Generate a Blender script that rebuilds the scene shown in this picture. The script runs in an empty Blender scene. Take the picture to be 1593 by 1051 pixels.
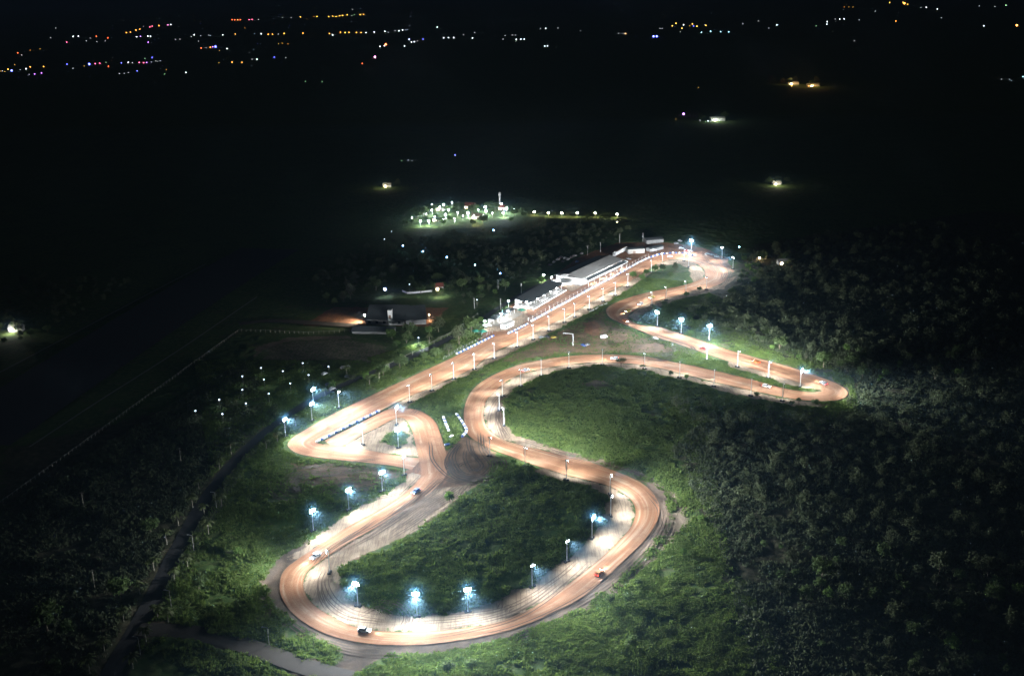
import bpy, math, random
import numpy as np
from mathutils import Vector, Matrix

random.seed(7)
rng = np.random.default_rng(7)
S = bpy.context.scene
C = S.collection
R = math.radians

# ------------------------------------------------------------------ camera
F = 1620.0                      # focal length in photo pixels (1593 wide)
CX, CY = 796.5, 525.5
H = 250.0                       # the drone's height
PITCH = math.atan(555.0 / F)
ROLL = R(-1.1)
RM = Matrix.Rotation(math.pi / 2 - PITCH, 3, 'X') @ Matrix.Rotation(ROLL, 3, 'Z')
RN = np.array(RM)
cam_d = bpy.data.cameras.new("camera")
cam = bpy.data.objects.new("camera", cam_d)
C.objects.link(cam)
cam.matrix_world = Matrix.Translation((0, 0, H)) @ RM.to_4x4()
cam_d.sensor_fit = 'HORIZONTAL'
cam_d.sensor_width = 36.0
cam_d.lens = 36.0 * F / 1593.0
cam_d.clip_start = 1.0
cam_d.clip_end = 60000.0
S.camera = cam


def at(u, v, z=0.0):
    """photo pixel -> the point of the level z that stands there"""
    d = RN @ np.array([u - CX, -(v - CY), -F])
    t = (z - H) / d[2]
    return Vector((d[0] * t, d[1] * t, z))


def ats(pts, z=0.0):
    return np.array([at(u, v, z)[:] for u, v in pts])


# ------------------------------------------------------------------ helpers
def tag(o, label=None, cat=None, group=None, kind=None):
    if label: o['label'] = label
    if cat: o['category'] = cat
    if group: o['group'] = group
    if kind: o['kind'] = kind
    return o


def link(name, me, parent=None, loc=None, rz=None):
    o = bpy.data.objects.new(name, me)
    C.objects.link(o)
    if parent is not None: o.parent = parent
    if loc is not None: o.location = loc
    if rz is not None: o.rotation_euler = (0, 0, rz)
    return o


def empty(name, loc, rz=0.0):
    o = bpy.data.objects.new(name, None)
    o.empty_display_size = 1.0
    C.objects.link(o)
    o.location = loc
    o.rotation_euler = (0, 0, rz)
    return o


class MB:
    """collects faces, becomes ONE mesh"""

    def __init__(s):
        s.v, s.f, s.m = [], [], []

    def add(s, vs, fs, mi=0):
        b = len(s.v)
        s.v += [tuple(p) for p in vs]
        s.f += [tuple(b + i for i in f) for f in fs]
        s.m += [mi] * len(fs)
        return s

    def box(s, x0, x1, y0, y1, z0, z1, mi=0, bev=0.0):
        if bev > 0:
            b = bev
            ring = [(x0 + b, y0), (x1 - b, y0), (x1, y0 + b), (x1, y1 - b), (x1 - b, y1), (x0 + b, y1), (x0, y1 - b), (x0, y0 + b)]
            vs = [(x, y, z0) for x, y in ring] + [(x, y, z1 - b) for x, y in ring]
            cx, cy = (x0 + x1) / 2, (y0 + y1) / 2
            vs += [(x + (b if x < cx else -b) * .7, y + (b if y < cy else -b) * .7, z1) for x, y in ring]
            fs = [tuple(range(7, -1, -1)), tuple(range(16, 24))]
            for k in (0, 8):
                fs += [(k + i, k + (i + 1) % 8, k + 8 + (i + 1) % 8, k + 8 + i) for i in range(8)]
            return s.add(vs, fs, mi)
        vs = [(x0, y0, z0), (x1, y0, z0), (x1, y1, z0), (x0, y1, z0), (x0, y0, z1), (x1, y0, z1), (x1, y1, z1), (x0, y1, z1)]
        return s.add(vs, [(3, 2, 1, 0), (4, 5, 6, 7), (0, 1, 5, 4), (1, 2, 6, 5), (2, 3, 7, 6), (3, 0, 4, 7)], mi)

    def tube(s, p, q, r0, r1=None, n=8, mi=0, cap=True):
        r1 = r0 if r1 is None else r1
        p, q = Vector(p), Vector(q)
        d = (q - p).normalized()
        a = d.cross(Vector((0, 0, 1)))
        if a.length < 1e-3: a = Vector((1, 0, 0))
        a.normalize()
        b = d.cross(a)
        vs = []
        for c, r in ((p, r0), (q, r1)):
            for i in range(n):
                t = 2 * math.pi * i / n
                vs.append(c + (a * math.cos(t) + b * math.sin(t)) * r)
        fs = [(i, (i + 1) % n, n + (i + 1) % n, n + i) for i in range(n)]
        if cap: fs += [tuple(range(n - 1, -1, -1)), tuple(range(n, 2 * n))]
        return s.add(vs, fs, mi)

    def ball(s, c, r, mi=0, n=8, m=5, sz=1.0):
        vs = [(c[0], c[1], c[2] - r * sz)]
        for j in range(1, m):
            a = -math.pi / 2 + math.pi * j / m
            for i in range(n):
                t = 2 * math.pi * i / n
                vs.append((c[0] + r * math.cos(a) * math.cos(t), c[1] + r * math.cos(a) * math.sin(t), c[2] + r * sz * math.sin(a)))
        vs.append((c[0], c[1], c[2] + r * sz))
        fs = [(0, 1 + (i + 1) % n, 1 + i) for i in range(n)]
        for j in range(m - 2):
            k = 1 + j * n
            fs += [(k + i, k + (i + 1) % n, k + n + (i + 1) % n, k + n + i) for i in range(n)]
        k = 1 + (m - 2) * n
        fs += [(k + i, k + (i + 1) % n, len(vs) - 1) for i in range(n)]
        return s.add(vs, fs, mi)

    def mesh(s, name, *mats, smooth=False):
        me = bpy.data.meshes.new(name)
        me.from_pydata(s.v, [], s.f)
        for m in mats: me.materials.append(m)
        if len(mats) > 1: me.polygons.foreach_set('material_index', s.m)
        if smooth: me.polygons.foreach_set('use_smooth', [True] * len(s.f))
        me.update()
        return me

    def build(s, name, mats, parent=None, loc=None, rz=None, smooth=False):
        if not isinstance(mats, (list, tuple)): mats = (mats,)
        return link(name, s.mesh(name, *mats, smooth=smooth), parent, loc, rz)


def np_mesh(name, verts, faces, mat, smooth=False):
    """quads from arrays"""
    me = bpy.data.meshes.new(name)
    nv, nf = len(verts), len(faces)
    k = faces.shape[1]
    me.vertices.add(nv)
    me.vertices.foreach_set('co', np.ascontiguousarray(verts, dtype=np.float32).ravel())
    me.loops.add(nf * k)
    me.loops.foreach_set('vertex_index', np.ascontiguousarray(faces, dtype=np.int32).ravel())
    me.polygons.add(nf)
    me.polygons.foreach_set('loop_start', np.arange(0, nf * k, k, dtype=np.int32))
    me.polygons.foreach_set('loop_total', np.full(nf, k, dtype=np.int32))
    if smooth: me.polygons.foreach_set('use_smooth', np.ones(nf, dtype=bool))
    me.materials.append(mat)
    me.update(calc_edges=True)
    return me


def dup(root, loc, rz, label=None, group=None, scale=None):
    r = root.copy()
    C.objects.link(r)
    r.location = loc
    r.rotation_euler = (0, 0, rz)
    if label: r['label'] = label
    if group: r['group'] = group
    if scale: r.scale = scale
    for ch in root.children:
        c = ch.copy()
        C.objects.link(c)
        c.parent = r
        for g in ch.children:
            d = g.copy()
            C.objects.link(d)
            d.parent = c
    return r


# ------------------------------------------------------------------ materials
class NT:
    def __init__(s, name):
        s.mat = bpy.data.materials.new(name)
        s.mat.use_nodes = True
        s.t = s.mat.node_tree
        s.bsdf = s.t.nodes['Principled BSDF']

    def n(s, typ, **kw):
        nd = s.t.nodes.new(typ)
        for k, v in kw.items(): setattr(nd, k, v)
        return nd

    def l(s, a, b): s.t.links.new(a, b)

    def mix(s, fac, a, b, blend='MIX'):
        nd = s.n('ShaderNodeMix', data_type='RGBA', blend_type=blend)
        for sock, val in ((nd.inputs[0], fac), (nd.inputs[6], a), (nd.inputs[7], b)):
            if isinstance(val, (int, float)): sock.default_value = val
            elif isinstance(val, (tuple, list)): sock.default_value = (*val, 1)
            else: s.l(val, sock)
        return nd.outputs[2]

    def math(s, op, a, b=0.0, clamp=False):
        nd = s.n('ShaderNodeMath', operation=op, use_clamp=clamp)
        for sock, val in ((nd.inputs[0], a), (nd.inputs[1], b)):
            if isinstance(val, (int, float)): sock.default_value = val
            else: s.l(val, sock)
        return nd.outputs[0]

    def ramp(s, fac, lo, hi):
        nd = s.n('ShaderNodeMapRange', interpolation_type='SMOOTHSTEP')
        s.l(fac, nd.inputs[0])
        nd.inputs[1].default_value = lo
        nd.inputs[2].default_value = hi
        return nd.outputs[0]

    def noise(s, vec, scale, detail=4, rough=.55, dist=0.0):
        nd = s.n('ShaderNodeTexNoise')
        nd.inputs['Scale'].default_value = scale
        nd.inputs['Detail'].default_value = detail
        nd.inputs['Roughness'].default_value = rough
        nd.inputs['Distortion'].default_value = dist
        if vec is not None: s.l(vec, nd.inputs['Vector'])
        return nd.outputs[0]

    def attr(s, name):
        return s.n('ShaderNodeAttribute', attribute_name=name).outputs['Fac']

    def pos(s): return s.n('ShaderNodeNewGeometry').outputs['Position']

    def bump(s, h, strength=.5, dist=.3):
        b = s.n('ShaderNodeBump')
        b.inputs['Strength'].default_value = strength
        b.inputs['Distance'].default_value = dist
        s.l(h, b.inputs['Height'])
        s.l(b.outputs[0], s.bsdf.inputs['Normal'])


def plain(name, col, rough=.6, metal=0.0, var=.25, scale=1.5):
    t = NT(name)
    n = t.noise(t.n('ShaderNodeTexCoord').outputs['Object'], scale, 4)
    c2 = tuple(c * (1 - var) for c in col)
    t.l(t.mix(n, col, c2), t.bsdf.inputs['Base Color'])
    t.bsdf.inputs['Roughness'].default_value = rough
    t.bsdf.inputs['Metallic'].default_value = metal
    return t.mat


def glow(name, col, strength):
    t = NT(name)
    t.bsdf.inputs['Base Color'].default_value = (.1, .1, .1, 1)
    t.bsdf.inputs['Emission Color'].default_value = (*col, 1)
    t.bsdf.inputs['Emission Strength'].default_value = strength
    t.mat.cycles.emission_sampling = 'NONE'
    return t.mat


def leafy(name, a, b, c):
    t = NT(name)
    oi = t.n('ShaderNodeObjectInfo').outputs['Random']
    n = t.noise(t.pos(), .18, 3)
    n2 = t.noise(t.pos(), 1.7, 2)
    col = t.mix(t.ramp(n, .35, .65), a, b)
    col = t.mix(t.ramp(n2, .4, .75), col, c)
    hs = t.n('ShaderNodeHueSaturation')
    t.l(col, hs.inputs['Color'])
    t.l(t.math('ADD', t.math('MULTIPLY', oi, .7), .7), hs.inputs['Value'])
    t.l(hs.outputs[0], t.bsdf.inputs['Base Color'])
    t.bsdf.inputs['Roughness'].default_value = .7
    t.bsdf.inputs['Specular IOR Level'].default_value = .2
    tr = t.n('ShaderNodeBsdfTranslucent')
    h2 = t.n('ShaderNodeHueSaturation')
    h2.inputs['Saturation'].default_value = 1.05
    h2.inputs['Value'].default_value = 1.15
    t.l(hs.outputs[0], h2.inputs['Color'])
    t.l(h2.outputs[0], tr.inputs['Color'])
    mx = t.n('ShaderNodeMixShader')
    mx.inputs[0].default_value = .5
    t.l(t.bsdf.outputs[0], mx.inputs[1]); t.l(tr.outputs[0], mx.inputs[2])
    t.l(mx.outputs[0], t.t.nodes['Material Output'].inputs['Surface'])
    return t.mat


M = dict(
    pole=plain('galvanised_steel', (.82, .84, .86), .6, 0, .08),
    bar=plain('painted_steel', (.5, .52, .55), .5, .2),
    housing=plain('lamp_housing', (.08, .08, .09), .5),
    block=plain('ballast', (.035, .035, .04), .8),
    lens=glow('flood_lens', (.80, .93, 1.0), 260.0),
    lens_soft=glow('flood_lens_soft', (.85, .95, 1.0), 90.0),
    bark=plain('bark', (.14, .11, .08), .9),
    palebark=plain('pale_bark', (.3, .27, .22), .9),
    leaf=leafy('foliage', (.05, .085, .03), (.075, .115, .04), (.11, .14, .06)),
    leafdry=leafy('dry_foliage', (.050, .068, .036), (.070, .088, .045), (.11, .12, .068)),
    leafgreen=leafy('bright_foliage', (.07, .13, .03), (.10, .18, .04), (.14, .2, .06)),
    frond=leafy('palm_frond', (.08, .11, .04), (.10, .13, .05), (.16, .17, .09)),
    white=plain('white_paint', (.78, .79, .80), .5, 0, .12),
    blue=plain('blue_paint', (.06, .13, .42), .5),
    red=plain('red_paint', (.5, .06, .04), .45),
    orange=plain('orange_paint', (.65, .2, .04), .45),
    yellow=plain('yellow_paint', (.6, .45, .06), .45),
    silver=plain('silver_paint', (.5, .52, .55), .35, .3),
    darkcar=plain('dark_car_paint', (.05, .05, .06), .4),
    rubber=plain('rubber', (.03, .03, .03), .8),
    glass=plain('dark_glass', (.02, .025, .03), .1),
    roofwhite=plain('pale_metal_roof', (.36, .35, .335), .6, 0, .3, .25),
    roofdark=plain('dark_metal_roof', (.07, .08, .085), .6, 0, .3, .3),
    rooftile=plain('red_roof_tiles', (.33, .10, .07), .7),
    rust=plain('rusty_metal', (.22, .13, .09), .7),
    wall=plain('white_wall', (.72, .72, .70), .7, 0, .15, .4),
    concrete=plain('concrete', (.38, .37, .35), .8),
    barnwall=plain('weathered_plaster', (.32, .32, .32), .8, 0, .4, .3),
    green=plain('green_canvas', (.03, .22, .15), .7),
    wood=plain('weathered_wood', (.28, .25, .21), .8),
    lampwhite=glow('lit_white', (.85, .93, 1.0), 90.0),
    lampwarm=glow('lit_warm', (1.0, .72, .38), 60.0),
    headlight=glow('headlight', (1.0, .96, .88), 25.0),
    taillight=glow('taillight', (1.0, .04, .03), 15.0),
    tent=plain('white_canvas', (.8, .8, .8), .7, 0, .08),
)

# ------------------------------------------------------------------ traced outlines (photo pixels, ground level)
TRACK = [  # left edge, right edge in the racing direction
    (640, 731, 656, 713), (613, 725, 626, 710), (574, 720, 587, 703), (523, 715, 540, 695), (484, 710, 512, 692),
    (460, 704, 500, 691), (448, 694, 495, 690), (452, 684, 493, 688.5), (466, 674, 496, 686), (497, 656, 520, 674),
    (533, 637, 556, 657), (574, 617, 592, 639), (610, 600, 626, 622), (651, 581, 667, 604), (690, 563, 703, 588),
    (715, 551, 735, 573), (738, 539, 766, 550), (767, 525, 803, 532), (794, 519, 829, 520), (824, 504, 856, 505),
    (850, 488, 890, 488), (880, 472, 915, 472), (918, 451, 945, 456), (956, 431, 976, 440), (994, 410, 1000, 426),
    (1010, 402.5, 1013, 416), (1026, 397.5, 1026, 409), (1046, 395, 1043, 404), (1066, 395, 1061, 404),
    (1088, 396, 1076, 408), (1106, 400, 1086, 412), (1122, 411, 1094, 418), (1132, 422, 1097, 425), (1128, 437, 1095, 432),
    (1108, 447, 1080, 439), (1080, 452, 1061, 444.5), (1051, 460, 1032, 450.5), (1028, 467, 1004, 456),
    (1005, 475, 979, 463), (988, 482, 956, 472), (977, 493, 943, 482), (987, 502.5, 950, 495), (1005, 507.5, 980, 508),
    (1025, 509, 1013, 521.5), (1051, 517, 1051, 534), (1090, 530, 1095, 549), (1128, 543, 1128, 560), (1167, 554, 1160, 570),
    (1205, 564.6, 1193, 580), (1244, 576, 1231, 591.6), (1282, 589, 1257, 600), (1308, 600, 1274, 606),
    (1319, 612, 1278, 608.5), (1308, 621, 1270, 610), (1282, 624, 1257, 610), (1244, 622, 1225, 605.5),
    (1205, 615, 1193, 597), (1154, 604, 1154, 587), (1103, 592, 1103, 575), (1051, 579, 1051, 564), (1002, 568, 1000, 554.5),
    (964, 565, 960, 552), (925, 564, 916, 552), (887, 567, 876, 555), (848, 573, 836, 561.5), (817, 580, 803, 569),
    (794, 590, 771, 582), (771, 608, 748, 595), (758, 621, 731, 612), (753, 636, 722.6, 634), (753, 652, 722, 655),
    (760, 668, 728, 676), (779, 682, 748, 690), (805, 691, 771, 701), (835, 698.5, 800, 712), (874, 707.5, 845, 728),
    (910, 716.5, 880, 738.5), (941, 727, 918, 748), (974, 739.6, 950, 757.5), (1000, 752.5, 973, 770), (1018, 770, 985, 783),
    (1026, 791, 988.5, 800), (1020.6, 814, 979, 823), (1002.6, 840, 951, 853), (977, 865.5, 923, 878), (941, 899, 880, 912),
    (905, 929, 840, 938), (864, 950, 801, 958), (826, 968, 760, 971), (776, 984, 720, 977), (720, 995, 680, 981),
    (670, 1001.5, 638, 983), (620, 1003.5, 599, 982), (570, 1000.5, 560, 977), (524, 991.5, 535, 968), (490, 978, 509, 955),
    (465, 962, 488, 940), (447, 944, 476, 925), (436, 922, 472, 907), (436, 902, 479, 888), (444, 885, 500, 872),
    (470, 865, 535, 849), (505, 843, 573, 827), (545, 817, 607, 806), (585, 796, 643, 784), (615, 777, 672, 764),
    (641, 757, 692, 743), (655, 740, 697, 726)]
ALT = [(655, 741, 697, 727), (652, 714, 696, 712), (646, 690, 691, 694), (641, 670, 685, 674), (634, 656, 677, 656), (624, 650, 661, 643),
       (610, 653, 641, 636), (587, 665, 613, 635), (564, 676, 590, 642), (545, 688, 560, 658), (530, 694, 530, 673), (516, 694, 505, 685)]


def spline(P, n):
    """Catmull-Rom through rows of P, n samples per span"""
    P = np.asarray(P, float)
    Q = np.vstack([2 * P[0] - P[1], P, 2 * P[-1] - P[-2]])
    t = np.linspace(0, 1, n, endpoint=False)[:, None]
    out = []
    for i in range(1, len(Q) - 2):
        a, b, c, d = Q[i - 1], Q[i], Q[i + 1], Q[i + 2]
        out.append(.5 * ((2 * b) + (c - a) * t + (2 * a - 5 * b + 4 * c - d) * t ** 2 + (3 * b - a - 3 * c + d) * t ** 3))
    out.append(P[-1:])
    return np.vstack(out)


def edges(pairs, n=6):
    L = ats([(a, b) for a, b, _, _ in pairs])[:, :2]
    Rr = ats([(c, d) for _, _, c, d in pairs])[:, :2]
    return spline(L, n), spline(Rr, n)


TL, TR = edges(TRACK)
AL, AR = edges(ALT)
TRACK_POLY = np.vstack([TL, TR[::-1]])
ALT_POLY = np.vstack([AL, AR[::-1]])

# ------------------------------------------------------------------ the ground sheet with what grows or lies on it
fx = np.arange(-330, 520, 1.2)
fy = np.arange(330, 1330, 1.2)
gx = np.concatenate([-np.geomspace(40000, 333, 44), fx, np.geomspace(522, 40000, 44)])
gy = np.concatenate([np.linspace(-3000, 326, 22), fy, np.geomspace(1334, 60000, 60)])
GX, GY = np.meshgrid(gx, gy)
NX, NY = len(gx), len(gy)
PX, PY = GX.ravel(), GY.ravel()


def vnoise(x, y, s, seed):
    r = np.random.default_rng(seed).random((256, 256))
    x, y = x / s, y / s
    xi, yi = np.floor(x).astype(int), np.floor(y).astype(int)
    fx_, fy_ = x - xi, y - yi
    fx_, fy_ = fx_ * fx_ * (3 - 2 * fx_), fy_ * fy_ * (3 - 2 * fy_)
    g = lambda i, j: r[(xi + i) % 256, (yi + j) % 256]
    return (g(0, 0) * (1 - fx_) + g(1, 0) * fx_) * (1 - fy_) + (g(0, 1) * (1 - fx_) + g(1, 1) * fx_) * fy_


def sdist(poly, x, y, pad=14.0):
    """signed distance to a polygon (positive inside), cut at -pad"""
    poly = np.asarray(poly, float)[:, :2]
    out = np.full(x.shape, -pad)
    lo, hi = poly.min(0) - pad, poly.max(0) + pad
    sel = np.nonzero((x > lo[0]) & (x < hi[0]) & (y > lo[1]) & (y < hi[1]))[0]
    if len(sel) == 0: return out
    px, py = x[sel], y[sel]
    d2 = np.full(px.shape, 1e12)
    inside = np.zeros(px.shape, bool)
    q = np.roll(poly, -1, 0)
    for (ax, ay), (bx, by) in zip(poly, q):
        ex, ey = bx - ax, by - ay
        L2 = ex * ex + ey * ey + 1e-9
        t = np.clip(((px - ax) * ex + (py - ay) * ey) / L2, 0, 1)
        d2 = np.minimum(d2, (px - ax - t * ex) ** 2 + (py - ay - t * ey) ** 2)
        if by != ay:
            c = ((ay > py) != (by > py)) & (px < (bx - ax) * (py - ay) / (by - ay) + ax)
            inside ^= c
    d = np.sqrt(d2)
    out[sel] = np.maximum(np.where(inside, d, -d), -pad)
    return out


def px_poly(pts):
    return ats(pts)[:, :2]


def soft(sd, w=3.0):
    return np.clip(.5 + sd / (2 * w), 0, 1)


W_jit = (vnoise(PX, PY, 6, 1) - .5) * 3 + (vnoise(PX, PY, 2.2, 2) - .5) * 2


def zone(*polys, w=3.0, minus=None):
    m = np.zeros(PX.shape)
    for p in polys:
        m = np.maximum(m, soft(sdist(px_poly(p), PX, PY) + W_jit * min(1, w / 3), w))
    if minus:
        for p in minus:
            m = np.minimum(m, 1 - soft(sdist(px_poly(p), PX, PY) + W_jit, w))
    return m


sd_track = np.maximum(sdist(TRACK_POLY, PX, PY, 30), sdist(ALT_POLY, PX, PY, 30))

LOOP_IN = [(c, d) for a, b, c, d in TRACK[75:106]]
INFIELD = [(528, 883), (532, 904), (547, 932), (573, 945), (612, 955), (664, 958), (715, 950), (754, 940), (780, 927), (823, 912),
           (874, 876), (920, 837), (941, 814), (938, 788), (946, 773), (920, 755), (874, 748), (833, 734), (787, 720), (768, 722),
           (772, 742), (725, 765), (690, 795), (640, 828), (570, 862)]
PALE = zone(LOOP_IN, minus=[INFIELD])
PALE = np.maximum(PALE, zone(
    [(753, 636), (758, 621), (771, 608), (794, 590), (817, 580), (848, 573), (887, 567), (925, 564), (964, 565), (1002, 568), (1051, 580),
     (1103, 593), (1160, 606), (1205, 617), (1244, 624), (1290, 628), (1305, 632), (1230, 632), (1150, 615), (1060, 590), (1000, 576),
     (930, 568), (870, 577), (835, 588), (800, 604), (784, 625), (783, 645), (790, 662), (810, 680), (850, 694), (900, 708), (870, 706),
     (805, 691), (779, 682), (760, 668), (753, 652)],
    [(600, 640), (626, 622), (667, 604), (703, 588), (735, 573), (766, 550), (803, 532), (829, 520), (856, 505), (890, 488), (915, 472),
     (945, 456), (976, 440), (1000, 426), (1013, 424), (985, 447), (958, 463), (935, 475), (905, 492), (880, 506), (850, 522), (805, 546),
     (770, 562), (735, 580), (700, 597), (665, 617), (635, 632)],
    [(656, 738), (641, 757), (615, 777), (585, 796), (545, 817), (505, 843), (470, 865), (452, 870), (490, 836), (540, 801), (600, 768),
     (635, 745), (640, 735)],
    [(1013, 416), (1026, 409), (1043, 404), (1061, 404), (1078, 408), (1090, 416), (1097, 425), (1093, 433), (1080, 439), (1074, 430),
     (1072, 418), (1055, 411), (1035, 413), (1020, 421)],
    [(1131, 434), (1120, 444), (1080, 452), (1051, 460), (1028, 467), (1005, 475), (988, 482), (977, 493), (990, 502), (1000, 498),
     (995, 492), (1020, 480), (1060, 466), (1095, 457), (1125, 449), (1145, 430)],
    [(1140, 548), (1190, 566), (1240, 582), (1280, 598), (1275, 607), (1230, 600), (1180, 584), (1130, 570)],
    [(755, 515), (762, 500), (800, 482), (818, 480), (822, 497), (795, 515)],
    [(868, 440), (905, 428), (970, 402), (985, 398), (930, 432), (890, 452)]))
PALE = np.maximum(PALE, zone(
    [(540, 693), (564, 676), (587, 666), (610, 653), (623, 650), (633, 656), (640, 668), (645, 689), (652, 710), (587, 702)],
    minus=[[(592, 688), (602, 676), (625, 668), (636, 675), (638, 690), (618, 695)]]))
RED = zone(
    [(745, 530), (770, 495), (800, 472), (860, 430), (900, 400), (960, 378), (1040, 378), (1095, 386), (1130, 402), (1142, 425),
     (1090, 400), (1010, 403), (880, 473), (825, 503), (790, 520)],
    [(908, 505), (925, 502), (938, 515), (930, 526), (910, 522)], [(470, 506), (520, 478), (575, 478), (572, 507)],
    [(630, 735), (655, 703), (697, 698), (700, 740), (685, 762), (640, 762)], [(650, 505), (680, 488), (690, 488), (672, 505)],
    [(560, 505), (572, 478), (660, 478), (700, 478), (665, 508)])
GRAV = zone(
    [(1000, 742), (1035, 765), (1046, 790), (1040, 815), (1020, 845), (990, 880), (950, 915), (905, 947), (850, 969), (790, 993),
     (720, 1011), (650, 1019), (590, 1019), (545, 1011), (500, 993), (460, 971), (430, 946), (413, 916), (416, 890), (440, 866), (480, 842),
     (500, 848), (455, 885), (445, 910), (470, 960), (560, 995), (650, 1000), (780, 980), (905, 925), (1000, 840), (1020, 790)],
    [(515, 1000), (555, 1005), (600, 1018), (575, 1036), (545, 1060), (470, 1060), (528, 1030), (535, 1012)],
    [(225, 968), (300, 975), (400, 1000), (480, 1025), (545, 1043), (540, 1060), (470, 1053), (380, 1017), (300, 994), (225, 988)])
TAN = zone(
    [(1035, 755), (1060, 775), (1070, 810), (1050, 845), (1010, 885), (960, 925), (945, 925), (1000, 875), (1040, 820), (1046, 790)],
    [(880, 706), (950, 718), (1005, 736), (1040, 758), (1030, 762), (985, 738), (930, 722)],
    [(413, 900), (405, 930), (430, 965), (480, 995), (490, 1005), (450, 975), (420, 945)],
    [(395, 560), (400, 540), (450, 525), (540, 522), (600, 532), (560, 526), (450, 530), (408, 545)],
    [(900, 598), (925, 590), (955, 600), (930, 606)], w=4)
TAN = np.maximum(TAN, .52 * zone([(395, 560), (402, 540), (450, 527), (540, 524), (605, 533), (620, 550), (590, 568), (520, 576), (440, 574)], w=8))  # dry oval clearing, coloured paler to look lit
MUD = zone(
    [(643, 784), (692, 745), (760, 715), (770, 735), (720, 765), (690, 795), (640, 830), (570, 862), (525, 882), (500, 872), (573, 827)],
    [(697, 700), (722, 678), (748, 690), (767, 706), (767, 737), (735, 748), (700, 747)], w=4)
MUD = np.maximum(MUD, .62 * zone(
    [(770, 562), (880, 508), (945, 478), (950, 498), (1010, 523), (1080, 552), (1000, 552), (870, 553), (800, 567)],
    [(440, 715), (520, 718), (620, 728), (632, 742), (590, 762), (520, 765), (460, 755)], w=6))
SCRUB = zone([(1060, 700), (1110, 660), (1220, 680), (1360, 640), (1620, 560), (1700, 1100), (1150, 1100), (1120, 900), (1080, 790)],
             [(1100, 460), (1180, 380), (1593, 320), (1593, 660), (1340, 625), (1200, 560), (1030, 500)],
             [(0, 700), (250, 640), (420, 650), (380, 720), (200, 1051), (0, 1051)], w=12)
ROAD_PX = [(150, 1085), (172, 1047), (229, 948), (275, 856), (328, 764), (382, 700), (440, 652), (500, 615), (560, 588), (610, 568),
           (655, 548), (700, 526), (745, 500), (790, 470), (840, 442)]
ROAD_W = [8, 8, 8, 7.5, 7, 6.5, 6, 6, 6, 6, 6, 6, 6, 5, 5]


def strip_edges(centre, widths):
    P = ats(centre)[:, :2]
    Wd = spline(np.array(widths, float)[:, None], 6)[:, 0]
    P = spline(P, 6)
    d = np.gradient(P, axis=0)
    d /= np.linalg.norm(d, axis=1)[:, None]
    nn = np.stack([-d[:, 1], d[:, 0]], 1)
    return P + nn * Wd[:, None] / 2, P - nn * Wd[:, None] / 2


_a, _b = strip_edges(ROAD_PX, [w_ + 2 for w_ in ROAD_W])
ROADM = soft(sdist(np.vstack([_a, _b[::-1]]), PX, PY), 2)
dirt_all = np.clip(np.maximum.reduce([ROADM, PALE, RED, GRAV, TAN * .7, MUD * .8, soft(sd_track + 1.5, 2)]), 0, 1)

FLAT = zone([(-60, 830), (372, 522), (420, 520), (400, 560), (600, 590), (690, 540), (720, 500), (660, 380), (600, 330), (-60, 330)], w=12)
hgt = (vnoise(PX, PY, 30, 11) * .6 + vnoise(PX, PY, 7, 12) * .55 + vnoise(PX, PY, 2.6, 13) * .6 - .35) * (1 - dirt_all) * (1 - .85 * FLAT)
hgt += (vnoise(PX, PY, 4, 14) * .22) * np.clip(dirt_all, 0, 1) * (1 - soft(sd_track + 2, 2))
hgt += GRAV * .45 * (1 - soft(sd_track + 2.5, 2))
hgt += zone([(908, 505), (925, 502), (938, 515), (930, 526), (910, 522)], w=6) * 2.5
hgt *= np.clip((60 + (PY - 200)) / 60, 0, 1)
hgt = np.where(sd_track > -.5, -.12, hgt)
far = (PX < -335) | (PX > 525) | (PY > 1335) | (PY < 320)
hgt[far] = 0
verts = np.stack([PX, PY, hgt], 1)
ii = np.arange(NX * NY).reshape(NY, NX)
faces = np.stack([ii[:-1, :-1], ii[:-1, 1:], ii[1:, 1:], ii[1:, :-1]], -1).reshape(-1, 4)

t = NT('ground')
p = t.pos()
n_lo, n_mid, n_hi = t.noise(p, .03, 4), t.noise(p, .25, 5), t.noise(p, 1.6, 4, .7)
g = t.mix(t.ramp(n_lo, .35, .65), (.045, .085, .024), (.07, .12, .034))
g = t.mix(t.ramp(n_mid, .42, .68), g, (.11, .145, .05))
g = t.mix(t.math('MULTIPLY', t.ramp(t.noise(p, .07, 5, .65), .55, .68), .75), g, (.115, .105, .06))
g = t.mix(t.math('MULTIPLY', t.ramp(n_hi, .45, .75), .7), g, (.022, .042, .012))
sc = t.mix(t.ramp(n_mid, .35, .7), (.045, .05, .026), (.10, .09, .06))
sc = t.mix(t.math('MULTIPLY', t.ramp(n_hi, .5, .7), .8), sc, (.03, .04, .018))
col = t.mix(t.ramp(t.math('ADD', t.attr('scrub'), t.math('MULTIPLY', t.math('SUBTRACT', n_mid, .5), .8)), .35, .65), g, sc)


def layer(col, name, base, dark, amp=.7):
    m = t.ramp(t.math('ADD', t.attr(name), t.math('MULTIPLY', t.math('SUBTRACT', t.noise(p, .55, 5, .65), .5), amp)), .4, .6)
    c = t.mix(t.ramp(t.noise(p, .12, 5, .6), .35, .68), base, dark)
    c = t.mix(t.math('MULTIPLY', t.ramp(t.noise(p, 2.2, 4, .7), .5, .72), .35), c, tuple(x * .55 for x in dark))
    return t.mix(m, col, c)


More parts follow.
